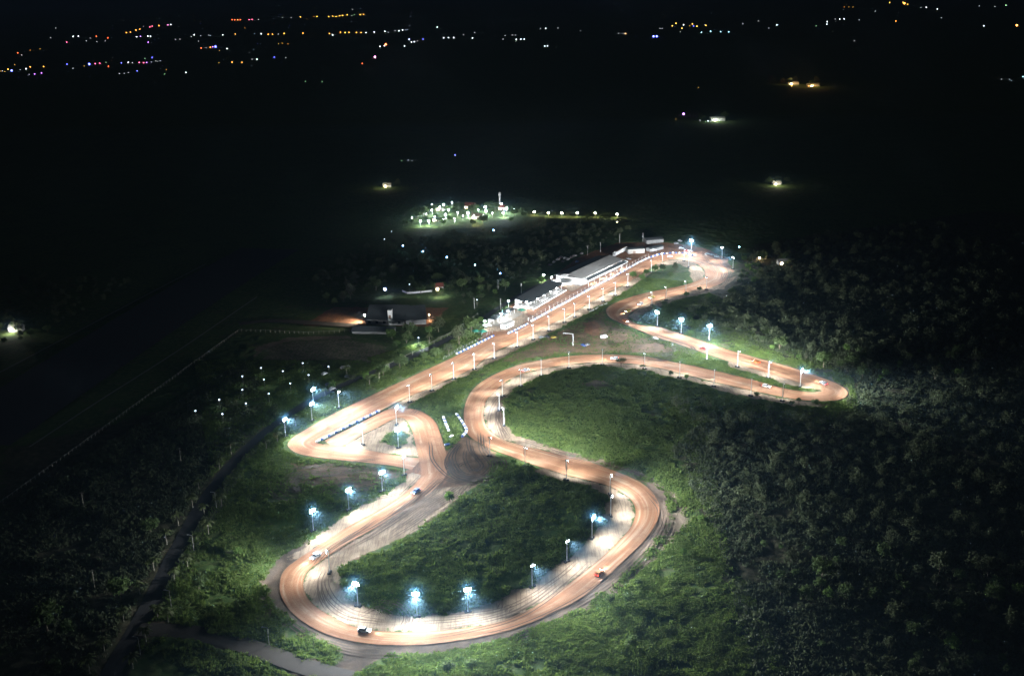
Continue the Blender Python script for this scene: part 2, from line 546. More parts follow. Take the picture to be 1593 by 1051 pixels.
# ruts: long bent streaks left by wheels
wv = t.n('ShaderNodeTexNoise')
mp = t.n('ShaderNodeMapping')
mp.inputs['Scale'].default_value = (.9, .06, .1)
mp.inputs['Rotation'].default_value = (0, 0, R(-35))
t.l(p, mp.inputs[0]); t.l(mp.outputs[0], wv.inputs['Vector'])
wv.inputs['Scale'].default_value = 1.0
wv.inputs['Detail'].default_value = 3
wv.inputs['Distortion'].default_value = 1.2
ruts = t.ramp(wv.outputs[0], .48, .6)
col = layer(col, 'mud', (.25, .155, .10), (.15, .095, .062), .9)
col = layer(col, 'tan', (.27, .215, .165), (.15, .125, .09), .9)
col = layer(col, 'grav', (.155, .115, .088), (.08, .064, .054), .8)
col = layer(col, 'red', (.30, .145, .08), (.2, .10, .06), .6)
col = layer(col, 'pale', (.40, .31, .225), (.26, .19, .135), .7)
dirtm = t.attr('dirt')
col = t.mix(t.math('MULTIPLY', t.math('MULTIPLY', ruts, dirtm), .42), col, (.12, .085, .06))
t.l(col, t.bsdf.inputs['Base Color'])
t.bsdf.inputs['Roughness'].default_value = .95
t.bsdf.inputs['Specular IOR Level'].default_value = .1
bh = t.math('ADD', t.math('MULTIPLY', n_hi, 1.0), t.math('MULTIPLY', n_mid, .9))
t.bump(bh, .55, .5)
gm = np_mesh('ground', verts, faces, t.mat, smooth=True)
for nm, a in (('pale', PALE), ('red', RED), ('grav', GRAV), ('tan', TAN), ('mud', MUD), ('scrub', SCRUB), ('dirt', dirt_all)):
    at_ = gm.attributes.new(nm, 'FLOAT', 'POINT')
    at_.data.foreach_set('value', a.astype(np.float32))
tag(link('ground', gm), kind='structure')


def gz(x, y):
    return max(0.0, float(grid_val(hgt, np.array([x]), np.array([y]))[0]))


def grid_val(arr, x, y):
    i = np.clip(np.searchsorted(gx, x), 0, NX - 1)
    j = np.clip(np.searchsorted(gy, y), 0, NY - 1)
    return arr[j * NX + i]


# ------------------------------------------------------------------ race track, roads, runway, lake
def track_mat():
    t = NT('red_dirt_track')
    uv = t.n('ShaderNodeUVMap').outputs[0]
    sep = t.n('ShaderNodeSeparateXYZ')
    t.l(uv, sep.inputs[0])
    m1 = t.n('ShaderNodeMapping')
    m1.inputs['Scale'].default_value = (5, .018, 1)
    t.l(uv, m1.inputs[0])
    st = t.noise(m1.outputs[0], 1.0, 5, .6, .35)
    m2 = t.n('ShaderNodeMapping')
    m2.inputs['Scale'].default_value = (34, .05, 1)
    t.l(uv, m2.inputs[0])
    st2 = t.noise(m2.outputs[0], 1.0, 3, .6, .2)
    big = t.noise(t.pos(), .03, 3)
    c = t.mix(t.ramp(st, .36, .66), (.37, .172, .09), (.46, .255, .15))
    c = t.mix(t.math('MULTIPLY', t.ramp(st, .52, .68), .85), c, (.54, .385, .27))
    c = t.mix(t.math('MULTIPLY', t.ramp(st2, .5, .7), .28), c, (.21, .10, .06))
    c = t.mix(t.math('MULTIPLY', t.ramp(big, .5, .7), .35), c, (.46, .30, .21))
    blot = t.noise(t.pos(), .12, 5, .65)
    c = t.mix(t.math('MULTIPLY', t.ramp(blot, .48, .66), .45), c, (.25, .115, .065))
    fine = t.noise(t.pos(), 1.3, 4, .7)
    c = t.mix(t.math('MULTIPLY', t.ramp(fine, .5, .75), .3), c, (.24, .12, .075))
    e = t.math('ABSOLUTE', t.math('SUBTRACT', sep.outputs[0], .5))
    en = t.math('ADD', e, t.math('MULTIPLY', t.math('SUBTRACT', t.noise(t.pos(), .35, 6, .7), .5), .16))
    c = t.mix(t.math('MULTIPLY', t.ramp(en, .44, .5), .4), c, (.15, .075, .045))
    t.l(c, t.bsdf.inputs['Base Color'])
    t.bsdf.inputs['Roughness'].default_value = .9
    t.bsdf.inputs['Specular IOR Level'].default_value = .15
    t.bump(t.math('ADD', st2, fine), .35, .2)
    return t.mat


def ribbon(name, L, Rr, mat, z=.05, ridge=.0, cols=15):
    u = np.linspace(0, 1, cols)
    cen = (L + Rr) / 2
    v = np.concatenate([[0], np.cumsum(np.linalg.norm(np.diff(cen, axis=0), axis=1))])
    P = L[:, None, :] * (1 - u)[None, :, None] + Rr[:, None, :] * u[None, :, None]
    zz = z + ridge * np.maximum(0, 1 - np.minimum(u, 1 - u) / .075)
    n = len(L)
    jit = (np.random.default_rng(3).random((n, cols)) - .3) * ridge * .8 * (zz > z + .01)[None, :]
    Z = np.broadcast_to(zz[None, :], (n, cols)) + jit
    V = np.concatenate([P, Z[..., None]], -1).reshape(-1, 3)
    i = np.arange(n * cols).reshape(n, cols)
    f = np.stack([i[:-1, :-1], i[:-1, 1:], i[1:, 1:], i[1:, :-1]], -1).reshape(-1, 4)
    # upward faces
    a, b, d = V[f[0, 0]], V[f[0, 1]], V[f[0, 3]]
    if np.cross(b - a, d - a)[2] < 0: f = f[:, ::-1]
    me = np_mesh(name, V, f, mat, smooth=True)
    uvl = me.uv_layers.new(name='UVMap')
    UV = np.stack([np.broadcast_to(u[None, :], (n, cols)), np.broadcast_to(v[:, None], (n, cols))], -1).reshape(-1, 2)
    uvl.data.foreach_set('uv', UV[f.ravel()].astype(np.float32).ravel())
    return tag(link(name, me), kind='structure')


TM = track_mat()
ribbon('race_track', TL, TR, TM, .05, .15)
ribbon('race_track_loop', AL, AR, TM, .085, .05)


def strip(name, centre, widths, mat, z):
    P = ats(centre)[:, :2]
    Wd = spline(np.array(widths, float)[:, None], 6)[:, 0]
    P = spline(P, 6)
    d = np.gradient(P, axis=0)
    d /= np.linalg.norm(d, axis=1)[:, None]
    nn = np.stack([-d[:, 1], d[:, 0]], 1)
    return ribbon(name, P + nn * Wd[:, None] / 2, P - nn * Wd[:, None] / 2, mat, z, 0, 5)


asphalt = plain('asphalt', (.042, .042, .045), .85, 0, .35, .4)
runway_m = plain('runway_asphalt', (.045, .047, .055), .9, 0, .4, .05)
linepaint = plain('worn_line_paint', (.27, .27, .26), .8, 0, .5, .2)
gravelroad = plain('gravel_road', (.065, .054, .045), .9, 0, .4, .3)
strip('palm_road', ROAD_PX, ROAD_W, asphalt, .3)
strip('dirt_road', [(215, 980), (300, 985), (390, 1008), (470, 1037), (545, 1058)], [9, 9, 9, 9, 9], gravelroad, .75)
strip('runway', [(-60, 690), (140, 560), (300, 458), (420, 388)], [62, 62, 62, 62], runway_m, .62)
strip('runway_line', [(46, 697), (150, 628), (280, 545), (400, 463)], [1.2] * 4, linepaint, .9)
strip('runway_line', [(-10, 586), (100, 528), (234, 457), (320, 412)], [1.2] * 4, linepaint, .9)
strip('taxiway', [(372, 505), (420, 500), (480, 503), (560, 508)], [8, 8, 9, 9], gravelroad, .75)

water = NT('still_water')
water.bsdf.inputs['Base Color'].default_value = (.006, .009, .012, 1)
water.bsdf.inputs['Roughness'].default_value = .035
water.bsdf.inputs['IOR'].default_value = 1.33
LK = px_poly([(815, 345), (800, 340), (822, 335), (870, 335.5), (930, 336.5), (972, 338), (985, 343), (940, 350), (870, 350)])
LK = spline(np.vstack([LK, LK[:1]]), 5)
lk = MB()
lk.add([(x, y, .35) for x, y in LK[:-1]], [tuple(range(len(LK) - 1))])
o = lk.build('lake', water.mat)
tag(o, kind='structure')

# wheel ruts pressed into the loose earth
RUT = []


RUTD = []


def ruts(pts, n, spread, seed, wid=.45, zz=.16, deep=False):
    r = np.random.default_rng(seed)
    base = spline(ats(pts)[:, :2], 8)
    for _ in range(n):
        off = r.normal(0, spread)
        t_ = np.linspace(0, 1, len(base))
        w_ = off * (1 + r.normal(0, .5) * (t_ - .5) * 2) + np.sin(t_ * r.uniform(2, 6) + r.uniform(0, 6)) * spread * .35
        d = np.gradient(base, axis=0)
        d /= np.linalg.norm(d, axis=1)[:, None]
        nn = np.stack([-d[:, 1], d[:, 0]], 1)
        a0, a1 = sorted(r.uniform(0, 1, 2))
        if a1 - a0 < .35: a0, a1 = max(0, a0 - .25), min(1, a1 + .25)
        k0, k1 = int(a0 * (len(base) - 1)), int(a1 * (len(base) - 1))
        if k1 - k0 < 4: continue
        for sgn in (-.85, .85):
            Pc = (base + nn * (w_ + sgn)[:, None])[k0:k1 + 1]
            nc = nn[k0:k1 + 1]
            taper = np.minimum(1, np.minimum(np.arange(len(Pc)), np.arange(len(Pc))[::-1]) / 3 + .05)[:, None]
            a_, b_ = Pc + nc * wid / 2 * taper, Pc - nc * wid / 2 * taper
            for i in range(len(Pc) - 1):
                za = [float(v) for v in grid_val(hgt, np.array([a_[i, 0], b_[i, 0], b_[i + 1, 0], a_[i + 1, 0]]), np.array([a_[i, 1], b_[i, 1], b_[i + 1, 1], a_[i + 1, 1]]))]
                q = [(a_[i], za[0]), (b_[i], za[1]), (b_[i + 1], za[2]), (a_[i + 1], za[3])]
                (RUTD if deep else RUT).append([(p_[0], p_[1], max(0, z_) + zz) for p_, z_ in q])


ruts([(742, 672), (748, 700), (768, 725), (750, 742), (715, 738), (702, 722)], 12, 5, 301, .6, .2, True)
ruts([(718, 690), (705, 715), (722, 740), (760, 735)], 9, 4, 302, .6, .2, True)
ruts([(698, 742), (650, 785), (590, 825), (530, 858), (500, 885)], 8, 4, 303)
ruts([(690, 770), (640, 808), (590, 838), (545, 860)], 8, 6, 304)
ruts([(720, 750), (700, 770), (650, 800), (600, 835)], 10, 6, 305)
ruts([(505, 880), (497, 905), (510, 935), (545, 958), (600, 968)], 5, 3, 306)
ruts([(560, 955), (590, 945), (612, 958), (605, 975)], 6, 3, 307)
ruts([(640, 975), (720, 968), (800, 950), (870, 905), (930, 850)], 5, 2.5, 308)
ruts([(805, 935), (797, 950), (790, 962)], 3, 4, 309)
ruts([(610, 725), (520, 735), (455, 745), (470, 765), (560, 762), (625, 748)], 14, 5, 310, .6, .2, True)
ruts([(1000, 520), (1040, 535), (1060, 545), (1030, 556), (990, 552)], 14, 5, 311, .6, .2, True)
ruts([(730, 585), (770, 566), (830, 556), (880, 552)], 9, 4, 312)
ruts([(785, 690), (770, 650), (785, 615), (830, 588)], 8, 3, 313)
ruts([(800, 684), (880, 708), (960, 728), (1030, 760)], 6, 3, 314)
ruts([(1095, 395), (1115, 405), (1128, 420), (1120, 440)], 10, 6, 315, .5)
ruts([(700, 604), (660, 628), (640, 645)], 6, 4, 316)
ruts([(700, 1015), (820, 985), (930, 930), (1010, 860), (1038, 800), (1010, 760)], 8, 3, 317)
ruts([(430, 950), (470, 985), (560, 1012), (650, 1014)], 6, 3, 318)
RV = np.array(RUT).reshape(-1, 3)
tag(link('wheel_ruts', np_mesh('wheel_ruts', RV, np.arange(len(RV)).reshape(-1, 4), plain('rutted_earth', (.17, .115, .08), .95, 0, .45, .6))), kind='structure')

RV = np.array(RUTD).reshape(-1, 3)
tag(link('muddy_ruts', np_mesh('muddy_ruts', RV, np.arange(len(RV)).reshape(-1, 4), plain('dark_mud', (.085, .055, .038), .9, 0, .3, .6))), kind='structure')

# ------------------------------------------------------------------ grass and low scrub (nobody could count it)
def tufts(n, poly, seed, hmin, hmax, wid, blades, keep):
    r = np.random.default_rng(seed)
    P = px_poly(poly)
    lo, hi = P.min(0), P.max(0)
    x = r.uniform(lo[0], hi[0], n * 4)
    y = r.uniform(lo[1], hi[1], n * 4)
    ok = sdist(P, x, y, 1) > 0
    x, y = x[ok], y[ok]
    ok = keep(x, y, r)
    x, y = x[ok][:n], y[ok][:n]
    m = len(x)
    z = grid_val(hgt, x, y) - .05
    h = r.uniform(hmin, hmax, m) * (.6 + .8 * vnoise(x, y, 9, seed))
    V = []
    for b in range(blades):
        a = r.uniform(0, 2 * np.pi, m)
        w = wid * r.uniform(.6, 1.3, m) * h
        lean = r.uniform(.1, .9, m) * h
        ca, sa = np.cos(a), np.sin(a)
        ox, oy = r.normal(0, .45, m) * h, r.normal(0, .45, m) * h
        bx, by = x + ox, y + oy
        V.append(np.stack([
            np.stack([bx - sa * w, by + ca * w, z], 1), np.stack([bx + sa * w, by - ca * w, z], 1),
            np.stack([bx + ca * lean, by + sa * lean, z + h * r.uniform(.7, 1.1, m)], 1)], 1))
    V = np.concatenate(V, 0).reshape(-1, 3)
    return V


def clean(x, y, r):
    return (grid_val(dirt_all, x, y) < .35 + r.random(len(x)) * .25) & (grid_val(MUD, x, y) < r.random(len(x)) * .85) & (vnoise(x, y, 13, 77) * .7 + vnoise(x, y, 4, 78) * .3 > .2 + .25 * r.random(len(x)))


GV = tufts(190000, [(300, 560), (560, 560), (760, 500), (980, 430), (1080, 440), (1330, 590), (1340, 660), (1100, 660), (1180, 1080), (380, 1080),
                   (180, 1000), (330, 780)], 21, .4, 1.0, .36, 4, clean)
GV2 = tufts(40000, [(520, 1051), (780, 990), (960, 920), (1060, 830), (1160, 900), (1250, 1080), (520, 1080)], 22, .4, 1.0, .36, 4, clean)
GV = np.vstack([GV, GV2])
gf = np.arange(len(GV)).reshape(-1, 3)
tag(link('grass', np_mesh('grass', GV, gf, leafy('grass_blades', (.065, .11, .022), (.10, .155, .034), (.15, .175, .055)))), kind='stuff')
SV = tufts(60000, [(1040, 700), (1110, 640), (1330, 640), (1330, 590), (1100, 515), (1150, 430), (1593, 380), (1620, 1080), (1180, 1080), (1110, 830)],
           23, .5, 1.7, .42, 5, clean)
SV2 = tufts(12000, [(0, 790), (380, 560), (440, 640), (180, 1060), (0, 1060)], 24, .5, 1.5, .42, 4, clean)
SV = np.vstack([SV, SV2])
tag(link('undergrowth', np_mesh('undergrowth', SV, np.arange(len(SV)).reshape(-1, 3), M['leafdry'])), kind='stuff')


# ------------------------------------------------------------------ trees
def crown_arrays(seed, rx, rz, z0, clumps, leaves, size, flat=False):
    r = np.random.default_rng(seed)
    Vs = []
    cs = r.normal(0, 1, (clumps, 3))
    cs /= np.linalg.norm(cs, axis=1)[:, None]
    cs *= (r.random(clumps) ** .45)[:, None]
    cs[:, 2] = np.abs(cs[:, 2]) * (1 if flat else 1) - (0 if flat else .35)
    for c in cs:
        k = int(leaves * r.uniform(.6, 1.4))
        cc = np.array([c[0] * rx * r.uniform(.8, 1.15), c[1] * rx * r.uniform(.8, 1.15), z0 + c[2] * rz])
        q = cc + r.normal(0, 1, (k, 3)) * np.array([rx * .2, rx * .2, rz * .16])
        s = size * r.uniform(.5, 1.3, k)
        a = r.normal(0, 1, (k, 3)); a /= np.linalg.norm(a, axis=1)[:, None]
        b = np.cross(a, r.normal(0, 1, (k, 3))); b /= np.linalg.norm(b, axis=1)[:, None]
        a *= s[:, None]; b *= s[:, None] * .7
        Vs.append(np.stack([q - a, q - b * .8, q + a, q + b * .8], 1).reshape(-1, 3))
    return np.vstack(Vs)


def crown_mesh(name, mat, *a, **k):
    V = crown_arrays(*a, **k)
    return np_mesh(name, V, np.arange(len(V)).reshape(-1, 4), mat)


def trunk_mesh(name, h, r, mat, seed, limbs=4, spread=1.6):
    rr = random.Random(seed)
    m = MB()
    lean = Vector((rr.uniform(-.3, .3), rr.uniform(-.3, .3), h * .6))
    m.tube((0, 0, -.2), lean, r, r * .7, 7, cap=False)
    for i in range(limbs):
        a = 2 * math.pi * i / limbs + rr.uniform(-.4, .4)
        e = lean + Vector((math.cos(a) * spread * rr.uniform(.5, 1), math.sin(a) * spread * rr.uniform(.5, 1), h * rr.uniform(.3, .6)))
        m.tube(lean - Vector((0, 0, rr.uniform(0, h * .2))), e, r * .5, r * .12, 5, cap=False)
    return m.mesh(name, mat)


KINDS = []
for i, (mat, rx, rz, z0, h, r, cl, lv, sz, flat) in enumerate([
    ('leaf', 2.2, 2.6, 3.2, 3.0, .16, 26, 26, .38, False), ('leafdry', 1.9, 2.0, 2.6, 2.4, .13, 20, 24, .34, False),
    ('leaf', 3.0, 3.2, 4.6, 4.2, .2, 34, 26, .45, False), ('leafdry', 2.6, 3.6, 4.6, 4.0, .18, 26, 24, .42, False),
    ('leafgreen', 1.6, 2.4, 2.4, 2.0, .12, 20, 26, .32, False), ('leaf', 1.3, 1.2, 1.3, 1.0, .08, 14, 22, .3, False),
    ('leaf', 3.2, 1.7, 5.2, 5.4, .2, 26, 30, .34, True)]):
    KINDS.append((crown_mesh('crown', M[mat], 40 + i, rx, rz, z0, cl, lv, sz, flat=flat),
                  trunk_mesh('trunk', h, r, M['bark'], 60 + i, 5, rx * .8)))


def tree(x, y, kind, sc, label, group, name='tree', cat='tree', z=None):
    z = float(grid_val(hgt, np.array([x]), np.array([y]))[0]) - .05 if z is None else z
    e = empty(name, (x, y, z), random.uniform(0, 6.28))
    e.scale = (sc * random.uniform(.85, 1.15), sc * random.uniform(.85, 1.15), sc * random.uniform(.85, 1.2))
    tag(e, label, cat, group)
    link('crown', KINDS[kind][0], e)
    link('trunk', KINDS[kind][1], e)
    return e


def tree_px(u, v, kind, sc, label, group=None, name='tree', cat='tree'):
    q = at(u, v)
    return tree(q.x, q.y, kind, sc, label, group, name, cat)


def scatter(poly, n, seed, mind, margin=3.0):
    r = np.random.default_rng(seed)
    P = px_poly(poly)
    lo, hi = P.min(0), P.max(0)
    x = r.uniform(lo[0], hi[0], n * 6); y = r.uniform(lo[1], hi[1], n * 6)
    ok = (sdist(P, x, y, 60) > 45 * r.random(len(x)) ** 1.6) & (grid_val(dirt_all, x, y) < .3) & (grid_val(sd_track, x, y) < -margin)
    ok &= vnoise(x, y, 40, seed + 1) + .35 * r.random(len(x)) > .42
    x, y = x[ok], y[ok]
    out, cell = [], {}
    for a, b in zip(x, y):
        k = (int(a // mind), int(b // mind))
        if any((a - c) ** 2 + (b - d) ** 2 < mind * mind for i in (-1, 0, 1) for j in (-1, 0, 1) for c, d in cell.get((k[0] + i, k[1] + j), ())):
            continue
        cell.setdefault(k, []).append((a, b))
        out.append((a, b))
        if len(out) >= n: break
    return out


def pick(ws):
    return random.choices(range(7), weights=ws)[0]


WOODS = [  # outline, how many stand alone, how many in the mass, spacing, kinds, label of the ones that stand alone
    ([(1140, 440), (1100, 460), (1030, 486), (1000, 492), (1030, 500), (1110, 520), (1200, 556), (1290, 588), (1335, 610), (1420, 600), (1593, 570),
      (1593, 350), (1300, 360), (1160, 390)], 75, 1300, 4.8, (6, 3, 5, 2, 7, 3, 0),
     'bushy savanna tree in the woodland beyond the far right straight', 'trees in the woodland beyond the right straight'),
    ([(1335, 622), (1420, 605), (1600, 575), (1640, 1080), (1300, 1080), (1180, 880), (1110, 740), (1060, 680), (1030, 620), (1150, 625), (1250, 645)], 85, 620,
     6.6, (4, 8, 2, 4, 2, 7, 0), 'rounded shrub tree in the dark scrub right of the bottom loop', 'shrub trees in the scrub on the right'),
    ([(500, 470), (470, 440), (560, 385), (640, 372), (880, 345), (1000, 360), (930, 388), (880, 402), (830, 436), (780, 462), (730, 488), (700, 480), (640, 435)],
     25, 700, 6.0, (6, 2, 6, 3, 1, 1, 0), 'dark tree in the wood behind the grandstand and the long shed', 'trees in the wood behind the paddock'),
    ([(0, 540), (0, 440), (150, 430), (220, 440), (60, 530)], 6, 160, 7, (4, 2, 6, 4, 0, 0, 0),
     'dim tree in the dark grove beyond the runway at the left edge', 'trees beyond the runway'),
]
mass = []
lowres = [crown_arrays(80 + i, rx, rz, z0, 13, 20, .42) for i, (rx, rz, z0) in enumerate([(2.3, 2.5, 2.6), (2.8, 3.2, 3.8), (1.8, 2.0, 2.2), (3.2, 3.0, 4.2)])]
for wi, (poly, alone, many, mind, ws, label, group) in enumerate(WOODS):
    pts = scatter(poly, alone + many, 100 + wi * 7, mind)
    pts.sort(key=lambda q: q[0] ** 2 + q[1] ** 2 if wi != 0 else -grid_val(sd_track, np.array([q[0]]), np.array([q[1]]))[0] + .02 * random.random() + .0001 * q[1])
    for x, y in pts[:alone]:
        tree(x, y, pick(ws), random.choice((.6, .75, .9, 1.0, 1.2, 1.5)), label, group, *(('shrub_tree', 'shrub') if wi == 1 else ()))
    for x, y in pts[alone:]:
        V = random.choice(lowres) * random.choice((.5, .6, .75, .9, 1.0, 1.2, 1.45))
        a = random.uniform(0, 6.28)
        ca, sa = math.cos(a), math.sin(a)
        W = np.stack([V[:, 0] * ca - V[:, 1] * sa + x, V[:, 0] * sa + V[:, 1] * ca + y, V[:, 2]], 1)
        mass.append(W)
MV = np.vstack(mass)
tag(link('woodland', np_mesh('woodland', MV, np.arange(len(MV)).reshape(-1, 4), M['leafdry'])), kind='stuff')

for u, v, k, s, lab in [
    (966, 571, 6, 1.0, 'flat crowned tree at the top edge of the big dark infield, tallest there'),
    (1000, 577, 6, .7, 'small umbrella shaped tree right of the flat crowned tree on the infield edge'),
    (1043, 585, 0, .75, 'small dark round tree on orange earth at the infield edge'),
    (1068, 590, 4, .9, 'bright green sapling beside the track, right of the small dark round tree'),
    (1177, 617, 5, 1.6, 'dark bush below the right straight near its lamp poles'),
    (1242, 629, 6, .6, 'small tree on bare earth below the right hairpin'),
    (1268, 632, 2, .8, 'dark leafy tree just right of the small tree below the right hairpin'),
    (1232, 630, 5, 1.4, 'low dark bush left of the small tree below the right hairpin'),
    (699, 781, 4, 1.6, 'bright round tree at the muddy corner of the bottom infield'),
    (823, 735, 2, .8, 'dark bushy tree beside a lamp pole on the upper edge of the bottom infield'),
    (799, 722, 4, .8, 'tiny round tree on pale earth left of the dark bushy tree'),
    (698, 1048, 2, .9, 'dark tree on the bright grass at the bottom edge, left of its twin'),
    (733, 1043, 2, .8, 'dark tree on the bright grass at the bottom edge, right of its twin'),
    (950, 943, 0, .9, 'dark bush on the green slope outside the bottom loop'),
    (978, 940, 2, .8, 'taller dark tree on the green slope outside the bottom loop'),
    (993, 912, 5, 1.4, 'small dark shrub on the slope near the tan rubble'),
    (1063, 866, 4, 1.0, 'bright green bush right of the bottom loop on the slope'),
    (1090, 812, 4, .9, 'bright green bush high on the slope beside the right turn'),
    (984, 1010, 0, 1.2, 'dark round bush low on the slope near the bottom edge'),
    (985, 433, 4, 2.0, 'vivid green lit tree inside the top hairpin, nearest the straight'),
    (999, 437, 4, 1.8, 'vivid green lit tree inside the top hairpin, lowest of the clump'),
    (1005, 427, 4, 1.5, 'vivid green lit tree inside the top hairpin, second from the right'),
    (1019, 424, 4, 2.0, 'vivid green lit tree inside the top hairpin, rightmost of the bright clump'),
    (1031, 424, 2, 1.0, 'dark tree inside the top hairpin beside the bright clump'),
    (1050, 424, 3, 1.1, 'brown dead looking tree in the shade inside the top hairpin'),
    (1042, 432, 5, 2.0, 'low brown bush in the shade inside the top hairpin'),
    (1088, 453, 4, 1.0, 'green sapling on the outer edge of the return straight'),
    (1068, 463, 2, .7, 'dark tree on the outer edge of the return straight'),
    (1033, 477, 2, .8, 'dark tree above the inner bend of the return straight'),
    (1018, 482, 0, .8, 'dark bush at the inner bend of the return straight'),
    (1075, 522, 4, 1.1, 'yellow green tree between the two right lamp poles of the far straight'),
    (842, 441, 4, 1.5, 'yellow lit tree between the long shed and the grandstand'),
    (748, 503, 4, 1.6, 'green lit tree at the left end of the lit terrace'),
    (664, 540, 4, 1.1, 'bright lit palm like shrub beside the lamp on the road'),
    (745, 462, 4, 1.3, 'green tree beside the access road left of the terrace'),
    (770, 460, 4, 1.4, 'green tree beside the access road, nearest the grandstand'),
    (310, 918, 0, 1.5, 'pale round tree on the lit grass right of the palm road'),
    (370, 865, 4, 1.2, 'small green tree on the lit slope left of the bottom loop'),
    (188, 935, 2, 1.5, 'large round tree left of the palm road'),
    (75, 985, 2, 1.9, 'largest tree in the lower left corner'),
    (105, 990, 0, 1.3, 'smaller tree right of the largest tree in the lower left corner'),
    (235, 830, 2, 1.2, 'dim tree beside the upper palm road'),
    (85, 1050, 0, 1.5, 'dim tree cut by the bottom edge in the lower left corner'),
]:
    tree_px(u, v, k, s, lab)
for u, v in [(548, 592), (566, 590), (596, 586), (612, 582), (622, 574), (634, 566), (660, 560), (690, 548), (702, 544), (716, 535), (726, 528), (735, 520), (742, 512), (700, 552), (675, 556),
             (640, 575), (585, 596), (520, 604), (650, 540), (630, 532), (618, 540), (610, 528), (666, 520), (680, 515), (640, 520)]:
    tree_px(u + random.uniform(-3, 3), v + random.uniform(-2, 2), pick((4, 1, 2, 1, 3, 3, 0)), random.uniform(1.2, 2.1),
            'bushy green tree in the hedge between the access road and the main straight', 'hedge trees along the access road')
for u, v in [(640, 347), (650, 341), (665, 336), (676, 330), (690, 328), (705, 330), (716, 327), (735, 336), (655, 349), (668, 350), (684, 346), (700, 345), (720, 343), (742, 326),
             (762, 337), (800, 338), (812, 332), (630, 352), (752, 350), (795, 346), (815, 340), (690, 352), (735, 352), (647, 343), (658, 338), (671, 333), (682, 327), (697, 329), (710, 326), (662, 345), (678, 340), (694, 337), (708, 337), (723, 334), (744, 333), (757, 325), (770, 331), (788, 328), (640, 349)]:
    tree_px(u, v, pick((4, 1, 5, 1, 5, 0, 0)), random.uniform(1.0, 2.0), 'leafy tree among the lit houses of the hamlet by the lake', 'trees of the lit hamlet')
for u, v in [(645, 452), (655, 446), (668, 443), (680, 442), (690, 447), (700, 452), (706, 444), (640, 442), (585, 452), (570, 456), (535, 470), (520, 475), (508, 470), (545, 466), (655, 458)]:
    tree_px(u, v, pick((3, 0, 6, 3, 1, 0, 0)), random.uniform(1.0, 1.6), 'dark tree around the white house above the farm barn', 'trees around the white house')

# palms along the road
pm = MB()
pr = random.Random(5)
for k in range(13):
    a = 2 * math.pi * k / 13 + pr.uniform(-.2, .2)
    d = Vector((math.cos(a), math.sin(a), 0)); s = Vector((-d.y, d.x, 0))
    up = pr.uniform(.3, 1.3)
    q = [Vector((0, 0, 5.5)) + d * (2.9 * tt) + Vector((0, 0, up * 2 * tt - 2.6 * tt * tt)) for tt in (0, .25, .5, .75, 1)]
    for i in range(4):
        w0, w1 = (.12, .42, .5, .38, .05)[i], (.12, .42, .5, .38, .05)[i + 1]
        dz = Vector((0, 0, -.18))
        pm.add([q[i] + s * w0 + dz, q[i], q[i + 1], q[i + 1] + s * w1 + dz], [(0, 1, 2, 3)])
        pm.add([q[i], q[i] - s * w0 + dz, q[i + 1] - s * w1 + dz, q[i + 1]], [(0, 1, 2, 3)])
pc = pm.mesh('crown', M['frond'])
pt = MB()
for i in range(5):
    pt.tube((.06 * i * i / 5, 0, 1.1 * i - .1), (.06 * (i + 1) ** 2 / 5, 0, 1.1 * (i + 1)), .2 - .02 * i, .19 - .02 * i, 7, cap=False)
ptm = pt.mesh('trunk', M['palebark'])


def palm(u, v, s, label, group):
    q = at(u, v)
    e = empty('palm_tree', (q.x, q.y, float(grid_val(hgt, np.array([q.x]), np.array([q.y]))[0]) - .05), random.uniform(0, 6.28))
    e.scale = (s, s, s * random.uniform(.85, 1.15))
    tag(e, label, 'palm', group)
    link('crown', pc, e); link('trunk', ptm, e)


for u, v in [(318, 800), (345, 788), (325, 832), (292, 883), (262, 970), (246, 962), (228, 1000), (207, 1042), (272, 905)]:
    palm(u, v, random.uniform(.95, 1.3), 'feathery palm on the right side of the road in the lower left', 'palms on the right of the road')
for u, v in [(300, 790), (278, 818), (260, 848), (240, 888), (218, 925), (193, 968), (163, 1015), (140, 1050), (310, 762), (342, 730), (360, 708)]:
    palm(u, v, random.uniform(.95, 1.3), 'feathery palm on the left side of the road in the lower left', 'palms on the left of the road')
for u, v in [(506, 617), (540, 585), (575, 600), (590, 590), (460, 665), (432, 690), (415, 700), (668, 535)]:
    palm(u, v, random.uniform(.9, 1.2), 'palm beside the access road behind the left corner of the track', 'palms behind the left corner')

# ------------------------------------------------------------------ floodlight poles
PH = 11.6
pole_me = MB().tube((0, 0, -.2), (0, 0, PH), .21, .15, 10).mesh('pole', M['pole'])
base_m = MB()
base_m.box(-1.5, -.35, -.75, .75, -.1, .95, bev=.08)
base_m.box(.35, 1.5, -.75, .75, -.1, .85, bev=.08)
base_m.box(-.35, .35, -.4, .4, -.1, .5)
base_me = base_m.mesh('ballast_blocks', M['block'])
bar_me = {k: MB().box(-w, w, .12, .26, PH - .5, PH - .34).box(-w * .75, w * .75, .12, .26, PH + .1, PH + .26).mesh('crossbar', M['bar']) for k, w in (('bank', 1.45), ('pair', .8))}
hm = MB()
hm.box(-.44, .44, -.14, .14, -.34, .34, bev=.04)
hm.box(-.06, .06, -.3, -.14, -.1, .1)
house_me = hm.mesh('floodlight', M['housing'])
lensb_me = MB().box(-.45, .45, .145, .26, -.36, .36, bev=.03).mesh('lens', M['lens'])
lenss_me = MB().box(-.42, .42, .145, .25, -.33, .37, bev=.03).mesh('lens', M['lens_soft'])
TILT = R(32)
FLOODW = 42000.0
BEAMW = 330000.0


